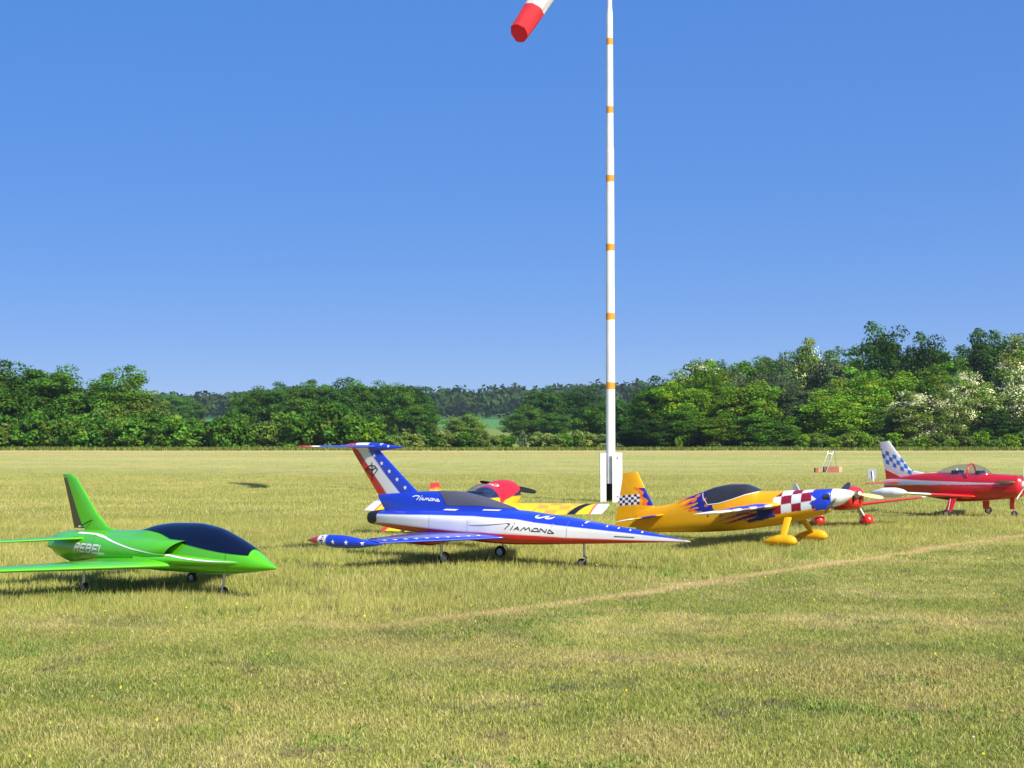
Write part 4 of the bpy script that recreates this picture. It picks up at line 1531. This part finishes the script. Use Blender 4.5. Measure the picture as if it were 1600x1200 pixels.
def bwpaint(V):
    x, yq, z = V.T
    a = np.abs(yq)
    le = np.interp(a, [.1, 1.28], [-.03, -.10])
    f = le - x
    c = full(V, C_YB)
    chk = ((np.floor(a / .115) + np.floor(f / .13)) % 2 == 0) & (a > .55) & (a < .98) & (f > .06)
    c = np.where(chk[:, None], C_ORB, c)
    cur = .93 + .13 * (1 - np.clip(f / .42, 0, 1)) ** 2
    c = mixc(c, np.array([.01, .01, .012]), (np.clip((a - cur) / .008, 0, 1) * np.clip((cur + .095 - a) / .008, 0, 1))[:, None])
    c = mixc(c, np.array([.62, .03, .02]), (np.clip((a - 1.155) / .006, 0, 1))[:, None])
    c = mixc(c, np.array([.62, .74, .86]), (np.clip((a - 1.175) / .006, 0, 1))[:, None])
    return c


def bspaint(V):
    x, yq, z = V.T
    a = np.abs(yq)
    c = full(V, C_YB)
    c = np.where(((a > .16) & (a < .26))[:, None], C_ORB, c)
    cur = .33 - .05 * np.clip((-1.5 - x) / .25, 0, 1)
    c = mixc(c, np.array([.01, .01, .012]), (np.clip((a - cur) / .006, 0, 1) * np.clip((cur + .05 - a) / .006, 0, 1))[:, None])
    return mixc(c, np.array([.62, .03, .02]), (np.clip((a - .48) / .006, 0, 1))[:, None])


for s in (1, -1):
    foil('wing', [((-.02, s * .06, .335), (-.52, s * .06, .235), .07), ((-.03, s * .15, .340), (-.51, s * .15, .240), .06), ((-.10, s * 1.28, .355), (-.43, s * 1.28, .272), .03)], (-.2, 0, 1), M['film'], b, 60, bwpaint, .012, 48)
    foil('tailplane', [((-1.46, s * .02, .205), (-1.80, s * .02, .145), .022), ((-1.54, s * .53, .205), (-1.76, s * .53, .150), .014)], (-.17, 0, 1), M['film'], b, 40, bspaint, .01, 40)
    foil('gear_leg', [((.10, s * .08, .22), (.02, s * .08, .22), .016), ((.08, s * .36, .06), (.03, s * .36, .06), .012)], (0, .5 * s, 1), M['film'], b, 6, lambda V: full(V, C_YB), 0)
    wheel(b, (.05, s * .38, .05), .05, .03)
    prop_blade('propeller_blade', (.50, 0, .50), (.98, 0, .17), Vector((0, .985 * s, .17 * s)), .31, .055, M['carbon'], b)


def bfinpaint(V):
    c = full(V, C_YB)
    return mixc(c, np.array([.55, .04, .05]), np.clip((V[:, 2] - .545) / .01, 0, 1)[:, None])


foil('fin', [((-1.38, 0, .28), (-1.68, 0, .22), .026), ((-1.60, 0, .60), (-1.72, 0, .60), .018)], (0, 1, 0), M['film'], b, 14, bfinpaint, .01)
foil('rudder', [((-1.675, 0, .10), (-1.86, 0, .10), .022), ((-1.715, 0, .60), (-1.84, 0, .60), .014)], (0, 1, 0), M['film'], b, 14, bfinpaint, .01)
grid('spinner', np.array([[(x, r * math.cos(q), z + r * math.sin(q)) for q in np.linspace(0, 6.283, 20, endpoint=False)] for x, r, z in ((.465, .055, .49), (.50, .052, .497), (.55, .035, .505), (.585, .006, .51))]), M['black'], b)
leg(b, (-1.70, 0, .10), (-1.80, 0, .035), .005, M['metal'], 'tail_gear_leg')
wheel(b, (-1.81, 0, .026), .025, .015)

# ================================================================== red plane facing the viewer
r_ = empty('model_airplane', (3.80, 17.06, 0), -78)
tag(r_, 'bright red model airplane with wooden propeller and red wheel spats facing forward', 'model airplane')
RB = Body([(-1.42, .22, .02, .28, .14), (-1.1, .25, .06, .33, .15), (-.7, .29, .10, .385, .17), (-.35, .31, .115, .425, .18), (-.1, .32, .12, .435, .19), (.12, .34, .12, .450, .20), (.3, .36, .118, .485, .215), (.40, .365, .10, .475, .245), (.425, .365, .07, .45, .285)], 2.7, 2.7)
C_RR = np.array([.70, .018, .012])
rf = loft('fuselage', RB, M['paint'], r_, 140, 64, lambda V: full(V, C_RR))
patch('canopy', RB, -.6, -.08, lambda x: np.interp(x, [-.65, -.35, -.05], [.37, .38, .415]), M['canopy_dark'], r_, 40, 33, .004)
for s in (1, -1):
    box('cowl_inlet', (.415, s * .040, .335), (.034, .028, .085), M['black'], r_, .01)

    def rwpaint(V):
        return mixc(full(V, C_RR), C_WHITE, np.clip((np.abs(V[:, 1]) - 1.02) / .006, 0, 1)[:, None])
    foil('wing', [((.16, s * .05, .270), (-.30, s * .05, .215), .055), ((.14, s * .13, .272), (-.29, s * .13, .218), .05), ((.02, s * 1.05, .345), (-.20, s * 1.05, .318), .024)], (-.12, 0, 1), M['paint'], r_, 20, rwpaint, .02)
    foil('tailplane', [((-1.16, s * .02, .28), (-1.42, s * .02, .245), .02), ((-1.24, s * .42, .28), (-1.40, s * .42, .255), .012)], (-.13, 0, 1), M['paint'], r_, 8, lambda V: full(V, C_RR), .01)
    tube('gear_leg', [(.05, s * .20, .245), (.06, s * .285, .10)], [.012, .010], M['white'], r_, 8)
    PT = Body([(-.15, .07, .004, .074, .06), (-.07, .075, .04, .12, .035), (.02, .08, .062, .152, .028), (.08, .084, .064, .152, .03), (.12, .084, .05, .135, .04), (.145, .082, .01, .092, .07)], 2.2, 2.2, ([-.2, .155], [s * .30, s * .30]))
    loft('wheel_spat', PT, M['paint'], r_, 30, 28, lambda V: full(V, C_RR))
    foil('spat_fairing', [((.03, s * .225, .235), (-.09, s * .225, .225), .012), ((.03, s * .285, .10), (-.07, s * .285, .10), .010)], (0, 1, .4 * s), M['white'], r_, 5, None, 0)
    wheel(r_, (.03, s * .30, .042), .045, .03)
    prop_blade('propeller_blade', (.455, 0, .405), (.985, 0, .15), Vector((0, s * .97, -.14 * s)), .30, .052, M['wood'], r_)
tube('propeller_hub', [(.425, 0, .395), (.455, 0, .402), (.475, 0, .406), (.51, 0, .412)], [.045, .042, .026, .022], M['metal'], r_, 16)
fw = lambda V: full(V, C_WHITE)
foil('fin', [((-1.08, 0, .29), (-1.38, 0, .26), .024), ((-1.19, 0, .40), (-1.40, 0, .40), .02), ((-1.27, 0, .45), (-1.40, 0, .45), .016)], (0, 1, 0), M['paint'], r_, 8, fw, .02)
leg(r_, (-1.36, 0, .15), (-1.42, 0, .04), .006, M['metal'], 'tail_gear_leg')
wheel(r_, (-1.43, 0, .03), .028, .018)

# ================================================================== red and silver tricycle plane
f = empty('model_airplane', (6.058, 19.543, 0), -43)
tag(f, 'red model airplane with bubble canopy tip tanks and blue checkered white fin', 'model airplane')
FB = Body([(-1.24, .39, .015, .455, .335), (-1.0, .40, .055, .50, .30), (-.75, .405, .095, .545, .265), (-.4, .41, .135, .575, .215), (-.1, .40, .155, .575, .190), (.2, .385, .16, .572, .206), (.45, .385, .15, .562, .232), (.60, .39, .137, .555, .245), (.70, .395, .122, .549, .266), (.745, .40, .09, .515, .30)], 2.5, 2.4)
C_SIL = np.array([.55, .55, .60])
C_DR = np.array([.55, .010, .012])


def fpaint(V):
    x, yq, z = V.T
    c = full(V, C_DR)
    lo = np.interp(x, [-1.3, -.6, 0, .5], [.375, .405, .420, .437])
    hi = np.interp(x, [-1.3, -.9, -.6, 0, .5], [.47, .470, .462, .452, .447])
    on = np.clip((z - lo) / .004 + .5, 0, 1) * np.clip((hi - z) / .004 + .5, 0, 1) * np.clip((.5 - x) / .01, 0, 1)
    c = mixc(c, C_SIL, on[:, None])
    wh = np.clip((z - np.interp(x, [-1.3, -.85, -.45, -.4], [.50, .545, .566, .60])) / .004 + .5, 0, 1) * (x < -.4)
    return mixc(c, np.array([.7, .7, .75]), wh[:, None])


ff = loft('fuselage', FB, M['paint'], f, 320, 200, fpaint)
# canopy: clear bubble with a red hoop
CB = Body([(-.46, .52, .02, .570, .5), (-.38, .51, .10, .61, .5), (-.25, .50, .125, .658, .48), (-.1, .50, .132, .684, .48), (.05, .50, .132, .690, .48), (.18, .50, .125, .660, .48), (.27, .51, .10, .605, .5), (.32, .53, .02, .575, .52)], 2.1, 2.)
patch('canopy', CB, -.455, .315, lambda x: x * 0 + .508, M['glass'], f, 50, 33, 0.)
hp = [tuple(v) for v in CB.surf(np.full(25, .035), np.linspace(-1.5, 1.5, 25), .003)]
tube('canopy_hoop', hp, .011, mat('red_frame', (.55, .012, .014), .3), f, 8)
box('seat', (-.16, .055, .575), (.10, .085, .06), M['canopy_navy'], f, .015)
box('seat', (-.16, -.055, .575), (.10, .085, .06), M['canopy_navy'], f, .015)
tube('headrest', [(-.15, -.055, .60), (-.15, -.055, .63)], [.022, .018], M['white'], f, 10)
box('instrument_panel', (.16, 0, .575), (.06, .20, .06), M['canopy_navy'], f, .02)


def ffpaint(V):
    x, yq, z = V.T
    c = full(V, np.array([.74, .74, .78]))
    u = (x + 1.33) / .056
    zz = z + (x + 1.3) * .40
    v = (zz - .715) / .060
    chk = ((np.floor(u) + np.floor(v)) % 2 == 0) & (v > 0) & (v < 3.) & (x < -.80)
    c = np.where(chk[:, None], np.array([.02, .16, .60]), c)
    red = np.clip((.605 - (x + 1.24) * .42 - z) / .004 + .5, 0, 1) * (x < -.86)
    return mixc(c, C_DR, red[:, None])


ffs = [((-.55, 0, .545), (-1.215, 0, .455), .03), ((-.80, 0, .592), (-1.225, 0, .55), .03), ((-.86, 0, .615), (-1.235, 0, .60), .028), ((-1.04, 0, .835), (-1.28, 0, .83), .024), ((-1.165, 0, .995), (-1.31, 0, .975), .016)]
foil('fin', ffs, (0, 1, 0), M['paint'], f, 26, ffpaint, 0, 90, (0., .72))
foil('rudder', ffs, (0, 1, 0), M['paint'], f, 26, ffpaint, 0, 50, (.725, 1.))


def fwpaint(V):
    a = np.abs(V[:, 1])
    c = full(V, np.array([.68, .016, .014]))
    return mixc(c, C_WHITE, (np.clip((a - .80 - .12 * (V[:, 0] + .2)) / .006, 0, 1))[:, None])


for s in (1, -1):
    foil('wing', [((.20, s * .08, .262), (-.40, s * .08, .262), .065), ((.13, s * .17, .268), (-.38, s * .17, .268), .055), ((-.30, s * 1.22, .333), (-.60, s * 1.22, .333), .03)], (0, 0, 1), M['paint'], f, 20, fwpaint, 0)
    TT = Body([(-.74, .328, .004, .332, .324), (-.66, .330, .035, .365, .297), (-.52, .333, .062, .397, .270), (-.4, .336, .064, .40, .272), (-.3, .338, .048, .386, .290), (-.235, .340, .02, .36, .32), (-.215, .34, .003, .343, .337)], 2., 2., ([-.74, -.2], [s * 1.28, s * 1.28]))
    loft('tip_tank', TT, M['paint'], f, 50, 32, lambda V: full(V, C_WHITE))
    foil('tailplane', [((-.98, s * .03, .435), (-1.22, s * .03, .43), .024), ((-1.16, s * .52, .415), (-1.30, s * .52, .412), .014)], (0, 0, 1), M['paint'], f, 10, lambda V: full(V, np.array([.62, .016, .014])), .012)
    o = foil('main_gear_door', [((.06, s * .48, .25), (-.05, s * .48, .25), .010), ((.02, s * .55, .075), (-.07, s * .55, .075), .010)], (0, 1, 0), M['paint'], f, 5, lambda V: full(V, C_DR), 0)
    tube('main_gear_leg', [(-.01, s * .52, .24), (-.02, s * .585, .06)], .009, M['metal'], f, 8)
    wheel(f, (-.02, s * .61, .055), .052, .034)
    tube('exhaust_shroud', [(.45, s * .150, .462), (.50, s * .165, .462), (.64, s * .160, .463), (.69, s * .135, .463)], [.008, .022, .022, .008], mat('bronze_shroud', (.35, .27, .14), .35, .9), f, 12)
for by, bz in ((.03, 1.), (-.86, -.52), (.86, -.52)):
    bl = prop_blade('propeller_blade', (.775, 0, .42), (1, 0, .02), Vector((0, by, bz)), .33, .066, M['white'], f)
    tp = Vector((.775, 0, .42)) + Vector((0, by, bz)).normalized() * .345
    prop_blade('blade_tip', tuple(tp - Vector((0, by, bz)).normalized() * .035), (1, 0, .02), Vector((0, by, bz)), .022, .060, mat('red_tip', (.6, .02, .02), .35), bl, pitch0=20)
foil('nose_gear_door', [((.63, -.012, .27), (.56, -.012, .27), .012), ((.625, -.012, .11), (.565, -.012, .11), .010)], (0, 1, 0), M['paint'], f, 5, lambda V: full(V, C_DR), 0)
tube('nose_gear_leg', [(.60, .012, .27), (.61, .012, .05)], .009, M['metal'], f, 8)
wheel(f, (.61, .02, .047), .045, .03)
grid('spinner', np.array([[(x, r * math.cos(q), .42 + r * math.sin(q)) for q in np.linspace(0, 6.283, 24, endpoint=False)] for x, r in ((.747, .062), (.78, .058), (.83, .040), (.865, .006))]), M['white'], f)

# ------------------------------------------------------------------ starting stand and marker far out on the field
st = empty('starting_stand', (9.72, 45.2, 0), 8)
tag(st, 'small folding stand of steel hoops on red wooden boxes out on the field', 'stand')
M['redwood'] = noisy(mat('red_stained_wood', (.34, .11, .07), .7), 12, .3)
M['palewood'] = noisy(mat('pale_end_wood', (.62, .38, .22), .7), 12, .2)
box('long_box', (.10, .12, .085), (.46, .14, .17), M['redwood'], st, .006)
box('box_end', (.385, .12, .085), (.105, .145, .172), M['palewood'], st, .006)
box('small_box', (-.40, -.02, .07), (.13, .14, .13), M['redwood'], st, .006)
box('box_end', (-.35, -.094, .07), (.025, .012, .14), M['palewood'], st)
for ox in (0, .17):
    tube('hoop', [(-.30 + ox * 1.1, -.05, 0), (-.02 + ox, .06, .58), (.0 + ox, .08, .64), (.025 + ox, .09, .655), (.05 + ox, .10, .64), (.06 + ox, .10, .58), (.11 + ox, .10, .12)], .013, M['alu'], st, 8)
tube('cross_bar', [(-.02, .06, .575), (.15, .06, .575)], .008, M['alu'], st, 6)
mk = empty('marker_board', (8.70, 35.6, 0), 6)
tag(mk, 'small grey square board with white stake out on the field', 'marker')
box('board', (0, .02, .175), (.22, .012, .25), noisy(mat('grey_board', (.30, .31, .36), .7), 8, .2), mk, .003)
box('stake', (.012, -.006, .12), (.030, .03, .27), M['white'], mk, .003, rot=(0, -.08, 0))

# ------------------------------------------------------------------ grass and flowers
def grass_band(n, y0, y1, hw, kx, hmul, wmul, seg, seed):
    q = np.random.default_rng(seed)
    u = q.random(n)
    yv = np.sqrt(y0 ** 2 + u * (y1 ** 2 - y0 ** 2))
    xv = q.uniform(-1, 1, n) * (yv * kx + hw)
    c, dd, n1, n2 = grass_colour(xv, yv)
    tall = np.clip((dd - .1) / .5, 0, 1)
    tuft = fbm(xv, yv, .22, 91)
    h = (.010 + .012 * q.random(n) + .017 * tall + .020 * tall * q.random(n)) * (.55 + .9 * tuft) * hmul
    h = h * (1 + 1.0 * (q.random(n) < .03 * tall))
    worn = np.exp(-(np.abs(dd + .22 * (fbm(xv, yv, .9, 301) - .5)) / .10) ** 2) * np.clip(.3 + 1.7 * fbm(xv, yv, .5, 77), 0, 1) * np.clip((xv + 2.2) / 2.4, .2, .9) * np.clip(1.8 - yv / 22, 0, 1)
    keep = q.random(n) > worn * .75
    xv, yv, c, h, n1, worn, tall = xv[keep], yv[keep], c[keep], h[keep], n1[keep], worn[keep], tall[keep]
    n = len(xv)
    w = q.uniform(.0011, .0024, n) * wmul
    a = q.uniform(0, 2 * np.pi, n)
    lean = np.abs(q.normal(0, .75, n)) * h * (1.15 - .5 * tall)
    la = q.uniform(0, 2 * np.pi, n)
    v = q.uniform(.62, 1.38, (n, 1))
    c = c * v
    hay = (q.random(n) < .15 + .3 * worn)[:, None]
    c = np.where(hay, np.array([.62, .52, .24]) * q.uniform(.7, 1.15, (n, 1)), c)
    weed = (fbm(xv, yv, .45, 131) > .705) & (q.random(n) < .32) & (yv < 14)
    c = np.where(weed[:, None], np.array([.19, .30, .06]) * q.uniform(.7, 1.35, (n, 1)), c)
    dead = (fbm(xv, yv, .28, 171) > .73) & (q.random(n) < .5) & (yv < 12)
    c = np.where(dead[:, None], np.array([.22, .18, .12]) * q.uniform(.6, 1.3, (n, 1)), c)
    w = np.where(weed, w * 2.2, w)
    z0 = hill(xv, yv)
    bx, by = np.cos(a) * w, np.sin(a) * w
    tx, ty = xv + np.cos(la) * lean, yv + np.sin(la) * lean
    if seg == 1:
        V = np.stack([np.stack([xv - bx, yv - by, z0], -1), np.stack([xv + bx, yv + by, z0], -1), np.stack([tx, ty, z0 + h], -1)], 1)
        return V.reshape(-1, 3), np.repeat(c, 3, 0), 3
    mx, my = xv + np.cos(la) * lean * .35, yv + np.sin(la) * lean * .35
    V = np.stack([np.stack([xv - bx, yv - by, z0], -1), np.stack([xv + bx, yv + by, z0], -1), np.stack([mx + bx * .8, my + by * .8, z0 + h * .62], -1), np.stack([mx - bx * .8, my - by * .8, z0 + h * .62], -1),
                  np.stack([tx, ty, z0 + h], -1)], 1)
    return V.reshape(-1, 3), np.repeat(c, 5, 0), 5


V1, c1_, _ = grass_band(160000, 3.9, 6.6, .7, .40, 1.0, .9, 2, 1)
V5, c5_, _ = grass_band(190000, 6.6, 9.5, .7, .40, 1.0, 1.05, 1, 5)
k = np.arange(len(V1) // 5)[:, None] * 5
F1 = np.concatenate([k + np.array([0, 1, 2]), k + np.array([0, 2, 3]), k + np.array([3, 2, 4])])
V2, c2_, _ = grass_band(460000, 9.5, 19, .8, .385, 1.0, 1.35, 1, 2)
V3, c3_, _ = grass_band(390000, 19, 42, 1., .37, .8, 2.0, 1, 3)
V4, c4_, _ = grass_band(150000, 42, 128, .5, .365, .55, 4.5, 1, 4)
Fs = [F1]
off = len(V1)
for Vq in (V5, V2, V3, V4):
    Fs.append(np.arange(len(Vq)).reshape(-1, 3) + off)
    off += len(Vq)
grass = mesh_np('grass', np.concatenate([V1, V5, V2, V3, V4]), np.concatenate(Fs), grassmat, None, False, np.concatenate([c1_, c5_, c2_, c3_, c4_]))
tag(grass, 'short olive and straw coloured grass blades covering the field', 'grass', kind='stuff')

# wild flowers and seed heads: far too many to count
q = np.random.default_rng(77)
nf = 1500
yv = np.sqrt(4 ** 2 + q.random(nf) * (24 ** 2 - 16))
xv = q.uniform(-1, 1, nf) * yv * .38
keep = (fbm(xv, yv, 1.6, 222) > .46)
xv, yv = xv[keep], yv[keep]
nf = len(xv)
hz = q.uniform(.018, .05, nf) + .03 * (track_dist(xv, yv) > .2) * q.random(nf)
rr = q.uniform(.0025, .005, nf)
ang = np.linspace(0, 2 * np.pi, 6, endpoint=False)
tilt = q.normal(0, .35, (nf, 2))
ring = np.stack([xv[:, None] + rr[:, None] * np.cos(ang), yv[:, None] + rr[:, None] * np.sin(ang),
                 hz[:, None] + rr[:, None] * (np.cos(ang) * tilt[:, :1] + np.sin(ang) * (tilt[:, 1:] + .5))], -1)
stem = np.stack([np.stack([xv - .0008, yv, 0 * xv], -1), np.stack([xv + .0008, yv, 0 * xv], -1), np.stack([xv, yv, hz], -1)], 1)
V = np.concatenate([ring, stem], 1).reshape(-1, 3)
k = np.arange(nf)[:, None] * 9
F = np.concatenate([k + np.array([0, 1, 2]), k + np.array([0, 2, 3]), k + np.array([0, 3, 4]), k + np.array([0, 4, 5]), k + np.array([6, 7, 8])])
pal = np.array([[.85, .62, .02], [.85, .70, .05], [.8, .42, .02], [.75, .75, .7], [.45, .25, .5]])
fc = pal[q.choice(5, nf, p=[.45, .3, .1, .1, .05])]
cc = np.repeat(fc[:, None], 9, 1)
cc[:, 6:] = np.array([.15, .2, .05])
flow = mesh_np('wildflowers', V, F, grassmat, None, False, cc.reshape(-1, 3))
tag(flow, 'tiny yellow and white wildflowers scattered through the grass', 'flowers', kind='stuff')

# ------------------------------------------------------------------ haze: thin summer air over the land
hz_m = bpy.data.materials.new('summer_haze')
hz_m.use_nodes = True
N, L = hz_m.node_tree.nodes, hz_m.node_tree.links
N.remove(N['Principled BSDF'])
pv = N.new('ShaderNodeVolumePrincipled')
pv.inputs['Color'].default_value = (.72, .84, 1, 1)
pv.inputs['Density'].default_value = .00018
pv.inputs['Anisotropy'].default_value = .2
L.new(pv.outputs[0], N['Material Output'].inputs['Volume'])
hb = box('haze', (0, 400, 19), (1500, 960, 40), hz_m)
tag(hb, 'thin pale blue summer haze over the fields', None, kind='stuff')
